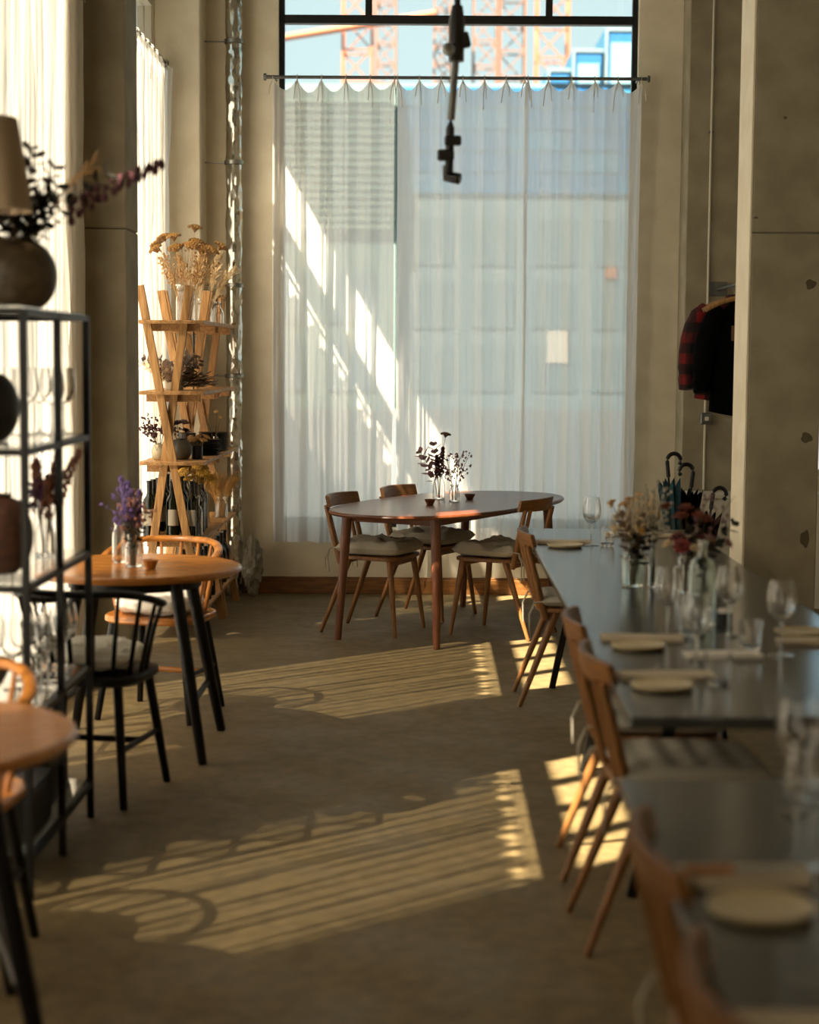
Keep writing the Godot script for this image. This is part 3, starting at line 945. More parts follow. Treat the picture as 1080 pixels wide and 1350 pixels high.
# ------------------------------------------------------------------ oval table by the big window
func build_oval_table() -> void:
	var ang := 28.7                       # its long axis turns away from the room's axis
	var c := Vector3(0.16, 0, -10.2)
	var t := thing("oval_table", "oval walnut dining table in front of the big curtained window", "table", c, -ang)
	part(t, "table_top", slab(0.5, 1.0, 0.712, 0.735, 2.5, 0.011, 80), M.walnut_x)
	for s in [-1.0, 1.0]:
		part(t, "apron", Mb.new().box(Vector3(0.27 * s, 0.69, 0), Vector3(0.02, 0.05, 1.40), Basis.IDENTITY, 0.002), M.walnut_x)
		part(t, "apron", Mb.new().box(Vector3(0, 0.69, 0.70 * s), Vector3(0.54, 0.05, 0.02), Basis.IDENTITY, 0.002), M.walnut_x)
		for q in [-1.0, 1.0]:
			tapered_leg(t, Vector3(0.28 * s, 0.712, 0.72 * q), Vector3(0.315 * s, 0, 0.76 * q), 0.029, 0.019, M.walnut_y, 12)
	var v := Vector3(0.877, 0, 0.48)
	for a in [[Vector3(-0.265, 0, -10.02), 68.0, "wooden dining chair facing the oval table on the shelves' side", "crumpled grey linen cushion on the chair by the table's corner leg", 11], [Vector3(0.04, 0, -10.62), 61.3, "wooden dining chair pushed in at the oval table's window end", "grey linen cushion on the chair at the oval table's window end", 12], [Vector3(0.43, 0, -9.97), 241.3, "wooden dining chair at the oval table with its back to the long table", "grey linen cushion on the oval-table chair beside the long table", 13]]:
		dining_chair(a[2], a[0], a[1])
		seat_cushion(a[3], a[0] + Vector3(0, 0, 0), a[1], a[4], 0.042, 0.045)
	var y := 0.735
	var r := RandomNumberGenerator.new()
	r.seed = 5
	glass_vase("glass_vase", "clear bottle vase of dried eucalyptus on the oval table", Vector3(0.085, y, -10.45), 0.037, 0.15, 0.017, 0.03)
	for e in [[Vector3(-0.10, 0.27, 0.03), "leaf", M.mauve], [Vector3(0.035, 0.38, 0.0), "yarrow", M.brown_leaf], [Vector3(-0.03, 0.31, -0.02), "leaf", M.mauve], [Vector3(0.02, 0.30, 0.03), "spike", M.plum], [Vector3(-0.015, 0.25, 0.0), "spike", M.plum]]:
		flower("dried mauve stem in the bottle vase on the oval table", "dried stems in the oval table's bottle vase", Vector3(0.085 + e[0].x * 0.1, y + 0.006, -10.45), e[0], e[1], e[2], r, 1.9 if e[1] == "leaf" else (1.3 if e[1] == "spike" else 1.0))
	glass_vase("glass_vase", "small clear jar of fine dried sprigs on the oval table", Vector3(0.175, y, -10.28), 0.032, 0.10, 0.02, 0.02)
	bunch("fine dried sprig in the small jar on the oval table", "dried sprigs in the oval table's small jar", Vector3(0.175, y, -10.28), 5, 0.2, 0.29, 0.06, Vector3(0.01, 0, 0), "spray", M.mauve, 6, 1.2, 0.012)
	for b in [[Vector3(0.03, y, -10.02), "tiny wooden bowl in front of the bottle vase on the oval table"], [Vector3(0.27, y, -10.42), "tiny wooden bowl behind the small jar on the oval table"]]:
		turned("small_bowl", b[1], "bowl", b[0], [[0.0, 0.0], [0.017, 0.0], [0.02, 0.004], [0.033, 0.03], [0.031, 0.032], [0.018, 0.009], [0.0, 0.007]], M.walnut_y)

# ------------------------------------------------------------------ the two long grey tables
func build_long_tables() -> void:
	long_table("long dark grey dining table laid with glasses, flowers and plates", 0.49, 1.31, -4.07, -8.62, [-5.04, -6.6, -8.3])
	long_table("dark grey dining table with one plate, its end facing the long table", 0.395, 1.22, -1.2, -3.46, [-3.3, -1.75])
	for a in [[Vector3(0.715, 0, -8.03), 91.0, "wooden dining chair at the window end of the long grey table", "pale linen cushion with drawn lines on the chair near the window end", 21], [Vector3(0.715, 0, -5.36), 88.0, "wooden dining chair at the long table, second of the adjoining pair", "linen cushion on the second chair of the adjoining pair", 22], [Vector3(0.71, 0, -4.72), 93.0, "wooden dining chair at the long table's corner opposite the other table", "thick tufted linen cushion at the long table's corner", 23], [Vector3(0.635, 0, -2.87), 90.0, "wooden dining chair beside the single plate on the second table", "linen cushion under the table with the single plate", 24], [Vector3(0.63, 0, -2.2), 92.0, "wooden dining chair at the second table's napkin without a plate", "linen cushion on the chair by the bare napkin", 25]]:
		dining_chair(a[2], a[0], a[1])
		seat_cushion(a[3], a[0], a[1], a[4], 0.03)
	var y := 0.7405
	plate("round cream side plate at the corner of the long table", Vector3(0.613, y, -4.43))
	plate("round cream side plate beside the second wine glass of the long table", Vector3(0.628, y, -5.05))
	plate("round cream side plate at the window end of the long table", Vector3(0.63, y, -7.77))
	plate("round cream side plate on the column side of the long table", Vector3(1.16, y, -5.33))
	plate("large round cream side plate on the second grey table", Vector3(0.519, y, -2.61), 0.082)
	napkin("folded beige napkin behind the corner plate of the long table", Vector3(0.645, y, -4.575), 2, 0.25, 0.09)
	napkin("folded beige napkin behind the second plate of the long table", Vector3(0.655, y, -5.2), -2, 0.24, 0.09)
	napkin("folded beige napkin behind the plate at the window end", Vector3(0.64, y, -7.93), 3, 0.25, 0.09)
	napkin("folded beige napkin behind the plate on the column side", Vector3(1.18, y, -5.16), 0, 0.24, 0.09)
	var kn := napkin("folded beige napkin under the knife on the second table", Vector3(0.515, y, -2.775), 0, 0.22, 0.10)
	kn.rotation_degrees.y = 1.0
	napkin("folded beige napkin on the second table where no plate stands", Vector3(0.47, y, -2.13), -3, 0.2, 0.09)
	napkin("folded white paper menu lying between the wine glasses", Vector3(0.85, y, -4.9), 4, 0.215, 0.085, M.paper, "paper_menu")
	napkin("folded white paper lying by the umbrellas' end of the table", Vector3(0.955, y, -8.33), 0, 0.19, 0.09, M.paper, "paper_menu")
	napkin("folded beige napkin beside the white paper at the table's end", Vector3(1.16, y, -8.25), 2, 0.2, 0.09)
	var k := thing("table_knife", "table knife with a wooden handle lying on a napkin", "knife", Vector3(0.50, y + 0.022, -2.765), 4)
	part(k, "handle", Mb.new().box(Vector3(-0.035, 0.0, 0), Vector3(0.085, 0.012, 0.017), Basis.IDENTITY, 0.005), M.teak_x)
	part(k, "blade", Mb.new().box(Vector3(0.055, -0.001, 0), Vector3(0.1, 0.003, 0.016), Basis.IDENTITY, 0.001), M.steel)
	var g := "wine glasses on the grey tables"
	for p in [[0.756, -7.86, "stemmed wine glass beside the plate at the window end"], [0.738, -5.24, "stemmed wine glass beside the second plate of the long table"], [0.735, -4.66, "stemmed wine glass beside the corner plate of the long table"], [1.02, -4.94, "stemmed wine glass on the column side of the long table"], [0.93, -5.28, "stemmed wine glass in front of the water bottle"], [0.64, -2.83, "stemmed wine glass beside the knife on the second table"], [0.70, -3.2, "stemmed wine glass at the second table's end facing the long table"]]:
		wine_glass(p[2], Vector3(p[0], y, p[1]), g)
	g = "tumblers on the grey tables"
	for p in [[0.825, -7.83, "clear tumbler next to the wine glass at the window end"], [0.768, -4.5, "clear tumbler near the corner of the long table"], [0.955, -5.05, "clear tumbler on the column side of the long table"], [0.815, -5.3, "clear tumbler in front of the water bottle"], [0.655, -2.68, "clear tumbler beside the large plate on the second table"], [0.985, -7.7, "clear tumbler past the flowers near the window end"]]:
		tumbler(p[2], Vector3(p[0], y, p[1]), g)
	glass_vase("water_bottle", "tall clear water bottle in the middle of the long table", Vector3(0.885, y, -5.52), 0.044, 0.27, 0.014, 0.055, M.green_glass)
	glass_vase("glass_vase", "greenish square-shouldered bottle of pale dried flowers on the long table", Vector3(0.776, y, -6.45), 0.041, 0.17, 0.018, 0.03, M.green_glass)
	glass_vase("glass_vase", "slim clear vial of white sprigs on the long table", Vector3(0.845, y, -6.42), 0.016, 0.17, 0.013, 0.02)
	glass_vase("glass_vase", "clear jar of rust and red flowers on the long table", Vector3(0.955, y, -6.28), 0.045, 0.16, 0.03, 0.02)
	var tl := thing("tealight_holder", "black tealight holder with a white candle beside the bottle", "candle holder", Vector3(0.955, y, -5.5))
	part(tl, "cup", Mb.new().lathe([[0.0, 0.0], [0.024, 0.0], [0.026, 0.003], [0.026, 0.042], [0.022, 0.042], [0.022, 0.03], [0.0, 0.03]], Vector3.ZERO, 20), M.black_plastic)
	part(tl, "candle", Mb.new().lathe([[0.0, 0.03], [0.0215, 0.03], [0.0215, 0.052], [0.019, 0.054], [0.0, 0.053]], Vector3.ZERO, 20), M.paper)
	turned("small_jar", "small black jar between the flower vases on the long table", "jar", Vector3(0.90, y, -6.75), [[0.0, 0.0], [0.02, 0.0], [0.022, 0.004], [0.022, 0.035], [0.018, 0.042], [0.0, 0.042]], M.black_plastic)
	var b := Vector3(0.776, y, -6.45)
	bunch("beige dried flower in the greenish bottle on the long table", "beige dried flowers on the long table", b, 6, 0.27, 0.38, 0.085, Vector3(0.0, 0, 0), "spray", M.cream_grass, 31, 1.4)
	bunch("tan dried seed head in the greenish bottle on the long table", "tan seed heads on the long table", b, 4, 0.28, 0.37, 0.08, Vector3(-0.03, 0, 0), "yarrow", M.straw, 32, 0.6)
	bunch("brown dried leaf sprig in the greenish bottle", "brown leaf sprigs on the long table", b, 3, 0.22, 0.32, 0.05, Vector3(-0.02, 0, 0.02), "leaf", M.brown_leaf, 33, 1.2)
	bunch("yellow ball flower in the greenish bottle", "yellow ball flowers on the long table", b, 1, 0.20, 0.21, 0.01, Vector3(0.005, 0, 0.06), "ball", M.yellow, 34, 1.0)
	bunch("dark green leaf stem in the greenish bottle", "dark leaf stems on the long table", b, 2, 0.19, 0.22, 0.02, Vector3(0.04, 0, 0.03), "leaf", M.dark_leaf, 35, 1.3)
	bunch("white frothy sprig in the slim vial", "white sprigs in the slim vial", Vector3(0.845, y, -6.42), 5, 0.28, 0.38, 0.055, Vector3.ZERO, "spray", M.white_petal, 36, 1.3, 0.006, M.stem_green)
	b = Vector3(0.955, y, -6.28)
	bunch("rust orange bloom in the jar on the long table", "rust blooms on the long table", b, 5, 0.24, 0.34, 0.07, Vector3.ZERO, "bloom", M.rust_petal, 41, 1.35, 0.015)
	bunch("deep red drooping bloom in the jar on the long table", "red blooms on the long table", b, 3, 0.19, 0.25, 0.09, Vector3(-0.03, 0, 0.05), "bloom", M.red_petal, 42, 1.4, 0.015)
	bunch("dark leaf stem in the jar of rust flowers", "dark leaves in the jar of rust flowers", b, 4, 0.2, 0.28, 0.1, Vector3(0.05, 0, 0.0), "leaf", M.dark_leaf, 43, 1.4, 0.015)
	bunch("mauve spire in the jar of rust flowers", "mauve spires in the jar of rust flowers", b, 2, 0.34, 0.38, 0.03, Vector3(0.12, 0, 0.0), "spray", M.mauve, 44, 1.0, 0.015)
	bunch("pale orange bloom in the jar of rust flowers", "pale orange blooms in the jar", b, 2, 0.17, 0.2, 0.03, Vector3(0.10, 0, 0.04), "bloom", M.dusty_pink, 45, 1.2, 0.015)
	bunch("pale green bloom hanging over the jar's rim", "pale green blooms on the long table", b, 3, 0.17, 0.19, 0.05, Vector3(-0.04, 0, 0.04), "bloom", M.cream_grass, 46, 1.0, 0.015)

# ------------------------------------------------------------------ round tables along the side windows
func build_round_tables() -> void:
	round_table("round teak table with black legs between the shelves, flowers on it", Vector3(-1.165, 0, -6.97), 0.43, 0)
	round_table("round teak table with black legs beside the black shelving", Vector3(-1.195, 0, -3.82), 0.42, 20)
	spindle_chair("black spindle-back armchair at the round table with flowers", Vector3(-1.20, 0, -6.22), 170, M.black_wood, M.black_wood, M.black_wood)
	spindle_chair("honey-coloured spindle armchair behind the round table with flowers", Vector3(-1.16, 0, -7.62), -14, M.teak_y, M.teak_x, M.black_wood)
	spindle_chair("honey-coloured spindle armchair in front of the black shelving", Vector3(-1.27, 0, -4.42), -4, M.teak_y, M.teak_x, M.black_wood)
	sheepskin("white sheepskin on the black spindle armchair", Vector3(-1.20, 0, -6.24), 170, 71, false)
	sheepskin("white sheepskin draped on the honey-coloured armchair behind the table", Vector3(-1.16, 0, -7.6), -14, 72, false)
	var y := 0.74
	glass_vase("glass_vase", "short clear bottle of violet flowers on the round table", Vector3(-1.165, y, -6.93), 0.034, 0.13, 0.02, 0.03)
	glass_vase("glass_vase", "tall slim clear bottle beside the violet flowers", Vector3(-1.245, y, -7.06), 0.027, 0.165, 0.017, 0.03)
	bunch("violet dried flower in the bottle on the round table", "violet flowers on the round table", Vector3(-1.165, y, -6.93), 5, 0.22, 0.36, 0.05, Vector3(-0.02, 0, 0), "spray", M.violet, 73, 1.3, 0.01)
	bunch("violet flower spire in the bottle on the round table", "violet spires on the round table", Vector3(-1.165, y, -6.93), 3, 0.28, 0.37, 0.04, Vector3(-0.02, 0, 0), "spike", M.violet, 74, 1.2, 0.01)
	bunch("dusty pink dried flower on the round table", "dusty pink flowers on the round table", Vector3(-1.165, y, -6.93), 4, 0.22, 0.31, 0.06, Vector3(0.01, 0, 0), "spray", M.dusty_pink, 75, 1.2, 0.01)
	bunch("green leaf stem among the violet flowers", "green leaves on the round table", Vector3(-1.165, y, -6.93), 3, 0.18, 0.23, 0.06, Vector3.ZERO, "leaf", M.dark_leaf, 76, 1.0, 0.01)
	turned("small_bowl", "small wooden bowl beside the violet flowers", "bowl", Vector3(-1.085, y, -6.86), [[0.0, 0.0], [0.017, 0.0], [0.02, 0.004], [0.032, 0.034], [0.03, 0.036], [0.018, 0.011], [0.0, 0.009]], M.teak_y)

# ------------------------------------------------------------------ wooden A-frame shelves
func shelf_unit(label: String, z0: float, z1: float) -> void:
	var t := thing("wooden_shelf_unit", label, "shelf", Vector3(-1.40, 0, (z0 + z1) * 0.5), 0, "wooden A-frame shelves")
	var h := (z0 - z1) * 0.5
	for z in [h - 0.035, -h + 0.035]:
		for e in [[-0.175, 0.185, 0.022], [0.095, -0.19, -0.022]]:
			var a := Vector3(e[0], 1.965, z + e[2] * 0.5)
			var b := Vector3(e[1], 0.0, z + e[2] * 0.5)
			var d := (a - b).normalized()
			part(t, "leg", Mb.new().box((a + b) * 0.5, Vector3(0.045, (a - b).length(), 0.021), Basis(d.cross(Vector3.BACK).normalized(), d, Vector3.BACK), 0.002), M.pine_y)
	for y in [1.765, 1.375, 0.985, 0.565, 0.165]:
		part(t, "board", Mb.new().box(Vector3(0.0, y, 0), Vector3(0.36, 0.02, h * 2.0 - 0.004), Basis.IDENTITY, 0.002), M.pine_z)
		for z in [h - 0.075, -h + 0.075]:
			part(t, "batten", Mb.new().box(Vector3(0.0, y - 0.03, z), Vector3(0.30, 0.04, 0.02), Basis.IDENTITY, 0.002), M.pine_z)

func wine_bottle(at: Vector3, turn: float, label: String, group: String) -> void:
	if not proto.has("bottle"):
		var t := thing("wine_bottle", label, "bottle", at, turn, group)
		var gb := part(t, "glass_body", Mb.new().lathe([[0.0, 0.012], [0.02, 0.004], [0.034, 0.0], [0.0375, 0.005], [0.0375, 0.185], [0.034, 0.205], [0.02, 0.225], [0.0155, 0.24], [0.0145, 0.30], [0.0165, 0.301], [0.0165, 0.308], [0.0, 0.308]], Vector3.ZERO, 20), M.bottle_green)
		var rows := []
		for i in [0.06, 0.15]:
			var row := []
			for j in 13:
				var a := deg_to_rad(-50.0 + 100.0 * j / 12.0)
				row.append(Vector3(sin(a) * 0.0379, i, cos(a) * 0.0379))
			rows.append(row)
		part(gb, "paper_label", Mb.new().surf(rows, false, 180.0, true), M.label_paper)
		part(gb, "capsule", Mb.new().lathe([[0.0155, 0.255], [0.0155, 0.30], [0.0172, 0.302], [0.0172, 0.309], [0.0, 0.3095]], Vector3.ZERO, 16), M.black_plastic)
		proto.bottle = t
	else:
		copy(proto.bottle, at, turn, label, group)

func build_wooden_shelves() -> void:
	shelf_unit("slatted pine A-frame shelf unit holding wine bottles and vases", -9.62, -10.46)
	shelf_unit("pine A-frame shelf unit beside the foil duct holding plates", -10.5, -11.24)
	var r := RandomNumberGenerator.new()
	r.seed = 12
	# top boards
	var y := 1.775
	glass_vase("glass_vase", "tall clear glass vase of mustard yarrow on the top shelf", Vector3(-1.375, y, -10.02), 0.055, 0.21, 0.05, 0.03)
	for i in 14:
		var a := i * 2.4
		var q := sqrt((i + 0.5) / 14.0)
		flower("mustard yarrow head on a long dried stalk, top shelf", "yarrow stalks on the top shelf", Vector3(-1.375 + 0.02 * cos(a), y + 0.008, -10.02 + 0.02 * sin(a)), Vector3(0.19 * q * cos(a), 0.50 - 0.10 * q + r.randf_range(-0.03, 0.05), 0.12 * q * sin(a)), "yarrow", M.mustard, r, 1.35, M.straw)
	bunch("wispy straw grass in the yarrow vase, top shelf", "straw grasses on the top shelf", Vector3(-1.375, y, -10.02), 18, 0.36, 0.46, 0.16, Vector3(0.02, 0, 0), "spray", M.straw, 81, 1.2, 0.03, M.straw)
	glass_vase("glass_vase", "clear glass jar of feathery cream grass on the top shelf", Vector3(-1.34, y, -10.62), 0.045, 0.15, 0.04, 0.03)
	bunch("feathery cream grass plume on the top shelf", "cream grass plumes on the top shelf", Vector3(-1.34, y, -10.62), 16, 0.30, 0.44, 0.13, Vector3(0.04, 0, 0), "plume", M.cream_grass, 82, 1.5, 0.025, M.cream_grass)
	glass_vase("glass_vase", "small clear milk bottle with two twigs on the top shelf", Vector3(-1.29, y, -10.85), 0.04, 0.14, 0.02, 0.04)
	bunch("short brown twig in the milk bottle, top shelf", "brown twigs in the milk bottle", Vector3(-1.29, y, -10.85), 3, 0.17, 0.2, 0.03, Vector3.ZERO, "spray", M.brown_leaf, 83, 0.8, 0.008)
	single("hanging_cord", Mb.new().tube([Vector3(0, 0, 0), Vector3(0.003, -0.15, 0), Vector3(-0.002, -0.3, 0.002), Vector3(0.0, -0.378, 0)], 0.005, 6), M.black_plastic, "black cord hanging under the top wooden shelf", "cord", Vector3(-1.355, 1.765, -10.2))
	# second boards
	y = 1.385
	turned("flower_pot", "cream pot of brown dried leaves on the second shelf", "pot", Vector3(-1.43, y, -9.95), [[0.0, 0.0], [0.045, 0.0], [0.05, 0.004], [0.06, 0.10], [0.056, 0.10], [0.05, 0.02], [0.0, 0.02]], M.pot_cream)
	bunch("brown dried leaf stem in the cream pot", "brown leaf stems in the cream pot", Vector3(-1.43, y + 0.02, -9.95), 14, 0.12, 0.2, 0.14, Vector3.ZERO, "leaf", M.brown_leaf, 84, 1.3, 0.03)
	bunch("pale dried leaf stem beside the cream pot", "pale leaf stems in the cream pot", Vector3(-1.45, y + 0.02, -9.93), 8, 0.1, 0.17, 0.13, Vector3(-0.06, 0, 0), "leaf", M.cream_grass, 85, 1.2, 0.02)
	for i in 12:
		var t := thing("dried_leaf_bundle", "dark dried leaf stalk lying flat on the second shelf", "dried flower", Vector3(-1.36 + r.randf_range(-0.05, 0.05), y + 0.015 + 0.006 * i, -9.9 - r.randf() * 0.15), r.randf_range(-30, 30), "dried leaf stalks lying on the second shelf")
		var pts := [Vector3(-0.05, 0, 0), Vector3(0.03, 0.01, 0), Vector3(0.12, 0.0, -0.02)]
		part(t, "stem", Mb.new().tube(pts, 0.002, 5), M.stem)
		var b := Mb.new()
		for k in 9:
			var f := k / 8.0
			var s := -1.0 if k % 2 == 0 else 1.0
			b.leaf(Vector3(-0.05 + 0.15 * f, 0.008 * f, -0.01 * f), Vector3(0.7, r.randf_range(-0.05, 0.5), 0.6 * s).normalized(), Vector3(0.5, 0, -0.6 * s).normalized(), 0.05, 0.014)
		part(t, "leaves", b, M.brown_leaf)
	# third boards
	y = 0.995
	turned("bud_vase", "small round cream bud vase of purple statice", "vase", Vector3(-1.495, y, -9.78), pot_prof(0.042, 0.095, 0.013), M.pot_cream)
	bunch("purple statice stem in the cream bud vase", "purple statice in the bud vase", Vector3(-1.495, y + 0.03, -9.78), 9, 0.13, 0.22, 0.09, Vector3(-0.01, 0, 0), "spray", M.plum, 86, 1.3, 0.006)
	turned("round_jug", "round grey ceramic jug holding a dark bloom", "jug", Vector3(-1.385, y, -9.85), pot_prof(0.065, 0.12, 0.025), M.pot_grey)
	bunch("dark purple dried bloom in the grey jug", "dark blooms in the grey jug", Vector3(-1.385, y + 0.04, -9.85), 5, 0.12, 0.17, 0.045, Vector3(-0.01, 0, 0), "bloom", M.plum, 87, 1.4, 0.01)
	turned("straw_cup", "dark cup holding a tuft of beige straws", "cup", Vector3(-1.30, y, -9.92), [[0.0, 0.0], [0.03, 0.0], [0.033, 0.003], [0.033, 0.075], [0.029, 0.075], [0.029, 0.01], [0.0, 0.01]], M.dark_stone)
	bunch("beige straw tuft in the dark cup", "beige straws in the dark cup", Vector3(-1.30, y + 0.01, -9.92), 12, 0.10, 0.125, 0.05, Vector3.ZERO, "yarrow", M.straw, 88, 0.55, 0.015)
	for st in [[Vector3(-1.30, y, -10.32), 9, "dark stoneware plate in the stack near the straw cup", "dark plates stacked near the straw cup", 0.095], [Vector3(-1.31, y, -10.78), 11, "dark stoneware plate in the stack beside the foil duct", "dark plates stacked beside the duct", 0.095]]:
		var first: Node3D = null
		for i in st[1]:
			var at: Vector3 = st[0] + Vector3(0, 0.0105 * i, 0)
			if first == null:
				first = turned("dark_plate", st[2], "plate", at, [[0.0, 0.0], [st[4] * 0.7, 0.0], [st[4] * 0.98, 0.008], [st[4], 0.0092], [st[4] * 0.99, 0.0102], [st[4] * 0.7, 0.005], [0.0, 0.004]], M.dark_stone, st[3], 36)
			else:
				copy(first, at)
	turned("small_dark_bowl", "small dark bowl standing on the wooden shelf behind the straw cup", "bowl", Vector3(-1.41, y, -10.3), [[0.0, 0.0], [0.02, 0.0], [0.024, 0.005], [0.055, 0.13], [0.052, 0.132], [0.02, 0.012], [0.0, 0.01]], M.dark_stone)
	glass_vase("glass_vase", "slim clear tube vase with tiny yellow flowers by the plates", Vector3(-1.27, y, -10.55), 0.014, 0.1, 0.012, 0.02)
	bunch("tiny yellow ball flower on a thin stalk by the plates", "tiny yellow flowers by the plates", Vector3(-1.27, y, -10.55), 4, 0.2, 0.27, 0.07, Vector3.ZERO, "ball", M.yellow, 89, 0.7, 0.004)
	# fourth boards: wine bottles in rows, and yellow dried flowers
	y = 0.575
	var gl := "wine bottles on the fourth wooden shelf"
	for i in 6:
		for j in 3:
			if j == 2 and i == 5:
				continue
			wine_bottle(Vector3(-1.53 + 0.115 * j + r.randf_range(-0.01, 0.01), y, -9.71 - 0.115 * i + r.randf_range(-0.01, 0.01)), r.randf_range(-30, 60), "dark wine bottle with a pale label on the fourth wooden shelf", gl)
	glass_vase("glass_vase", "clear bottle of yellow everlasting flowers among the wine", Vector3(-1.275, y, -9.70), 0.034, 0.23, 0.018, 0.06)
	bunch("yellow everlasting flower above the wine bottles", "yellow everlastings above the wine", Vector3(-1.275, y, -9.70), 20, 0.32, 0.41, 0.10, Vector3(0, 0, 0), "yarrow", M.yellow, 90, 0.95, 0.008)
	glass_vase("glass_vase", "clear jar of golden dried grass on the shelf by the duct", Vector3(-1.27, y, -10.85), 0.04, 0.13, 0.03, 0.02)
	bunch("golden dried grass plume in the jar by the duct", "golden grass by the duct", Vector3(-1.27, y, -10.85), 18, 0.2, 0.28, 0.10, Vector3.ZERO, "plume", M.golden, 91, 1.2, 0.02, M.golden)
	# lowest boards
	y = 0.175
	gl = "wine bottles on the lowest wooden shelf"
	for i in 7:
		for j in 2:
			wine_bottle(Vector3(-1.37 + 0.1 * j, y, -9.85 - 0.18 * i + (0.05 if i > 2 else 0.0) * -1.0), r.randf_range(-20, 70), "dark wine bottle with a pale label on the lowest wooden shelf", gl)

# ------------------------------------------------------------------ black metal shelving with glass shelves
func build_black_shelves() -> void:
	var x0 := -1.56
	var x1 := -1.14
	var zs := [-4.95, -5.41, -5.87]
	var t := thing("metal_shelving", "black metal shelving unit with glass shelves beside the side window", "shelf", Vector3(-1.35, 0, -5.41))
	for z in zs:
		for x in [x0, x1]:
			part(t, "post", Mb.new().box(Vector3(x + 1.35, 0.857, z + 5.41), Vector3(0.022, 1.714, 0.022), Basis.IDENTITY, 0.002), M.black_metal)
	for y in [1.704, 1.305, 0.912, 0.52, 0.12]:
		var f := Mb.new()
		for x in [x0, x1]:
			f.box(Vector3(x + 1.35, y, 0), Vector3(0.018, 0.02, 0.9))
		for z in [zs[0], zs[2]]:
			f.box(Vector3(0, y, z + 5.41), Vector3(0.398, 0.02, 0.018))
		part(t, "shelf_frame", f, M.black_metal)
		part(t, "glass_shelf", Mb.new().box(Vector3(0, y + 0.014, 0), Vector3(0.40, 0.007, 0.9), Basis.IDENTITY, 0.001), M.shelf_glass, "grey-green glass shelf")
	var y := 1.722
	turned("round_vase", "large round dark brown vase on top of the black shelving", "vase", Vector3(-1.245, y, -5.33), pot_prof(0.122, 0.212, 0.055), M.pot_brown, "", 48)
	var b := Vector3(-1.245, y + 0.12, -5.33)
	var g := "dark red dried stems in the round vase"
	var r := RandomNumberGenerator.new()
	r.seed = 14
	for e in [Vector3(-0.02, 0.37, 0.0), Vector3(0.03, 0.36, -0.03), Vector3(0.06, 0.33, 0.03), Vector3(-0.06, 0.34, 0.04), Vector3(0.10, 0.30, 0.0), Vector3(-0.1, 0.3, -0.04), Vector3(0.0, 0.31, 0.05)]:
		flower("dark red upright dried stem in the round vase", g, b + Vector3(e.x * 0.15, 0, e.z * 0.15), e, "leaf", M.plum, r, 1.5)
	for e in [Vector3(0.03, 0.25, 0.02), Vector3(0.08, 0.22, -0.03), Vector3(-0.05, 0.24, 0.0), Vector3(0.11, 0.24, 0.03), Vector3(0.0, 0.2, 0.06), Vector3(0.06, 0.19, 0.05)]:
		flower("short dark leafy stem in the round vase", "short dark stems in the round vase", b + Vector3(e.x * 0.2, 0, e.z * 0.2), e, "leaf", M.dark_leaf, r, 1.6)
	flower("long dark red stem arching out over the column, in the round vase", "long arching stems in the round vase", b + Vector3(0.02, 0, 0), Vector3(0.42, 0.315, 0.0), "spike", M.plum, r, 1.9)
	flower("dark green arching stem in the round vase", "dark arching stem in the round vase", b + Vector3(0.02, 0, 0.01), Vector3(0.26, 0.28, 0.02), "leaf", M.dark_leaf, r, 1.5)
	flower("tawny feathery stem in the round vase", "tawny stem in the round vase", b + Vector3(0.02, 0, -0.01), Vector3(0.2, 0.31, -0.03), "plume", M.straw, r, 1.4)
	# table lamp, switched off
	var lp := thing("table_lamp", "table lamp with a wide beige fabric shade on the black shelving", "lamp", Vector3(-1.30, y, -5.10))
	part(lp, "base", Mb.new().lathe([[0.0, 0.0], [0.06, 0.0], [0.062, 0.008], [0.02, 0.02], [0.012, 0.05], [0.012, 0.24], [0.0, 0.24]], Vector3.ZERO, 24), M.black_metal)
	var sh := part(lp, "shade", Mb.new().lathe([[0.155, 0.275], [0.115, 0.54], [0.112, 0.54], [0.152, 0.275]], Vector3.ZERO, 48), M.shade)
	part(lp, "bulb", Mb.new().ball(Vector3(0, 0.29, 0), Vector3(0.028, 0.04, 0.028), 12), M.paper)
	part(sh, "shade_ring", Mb.new().tube([Vector3(-0.115, 0.5, 0), Vector3(0.115, 0.5, 0)], 0.003, 5).tube([Vector3(0, 0.5, 0), Vector3(0, 0.25, 0)], 0.003, 5), M.black_metal)
	# second shelf
	y = 1.3235
	turned("black_vase", "round black vase on the second glass shelf", "vase", Vector3(-1.335, y, -5.25), pot_prof(0.11, 0.215, 0.04), M.dark_stone, "", 48)
	for p in [[-1.20, -5.6], [-1.29, -5.62], [-1.19, -5.74], [-1.28, -5.78], [-1.38, -5.70]]:
		wine_glass("stemmed wine glass on the second glass shelf", Vector3(p[0], y, p[1]), "wine glasses on the second glass shelf")
	# third shelf
	y = 0.9305
	turned("rust_vase", "rough rust-brown round vase on the third glass shelf", "vase", Vector3(-1.29, y, -5.2), pot_prof(0.115, 0.235, 0.05), M.pot_rust, "", 48)
	glass_vase("glass_vase", "clear glass vase of violet and pink flowers on the third glass shelf", Vector3(-1.24, y, -5.66), 0.032, 0.13, 0.02, 0.03)
	bunch("dusty pink flower spire on the third glass shelf", "dusty pink spires on the third glass shelf", Vector3(-1.24, y, -5.66), 5, 0.24, 0.33, 0.05, Vector3(0.02, 0, 0), "spike", M.dusty_pink, 92, 1.3, 0.008)
	bunch("violet flower sprig on the third glass shelf", "violet sprigs on the third glass shelf", Vector3(-1.24, y, -5.66), 4, 0.2, 0.28, 0.05, Vector3(-0.01, 0, 0), "spray", M.violet, 93, 1.4, 0.008)
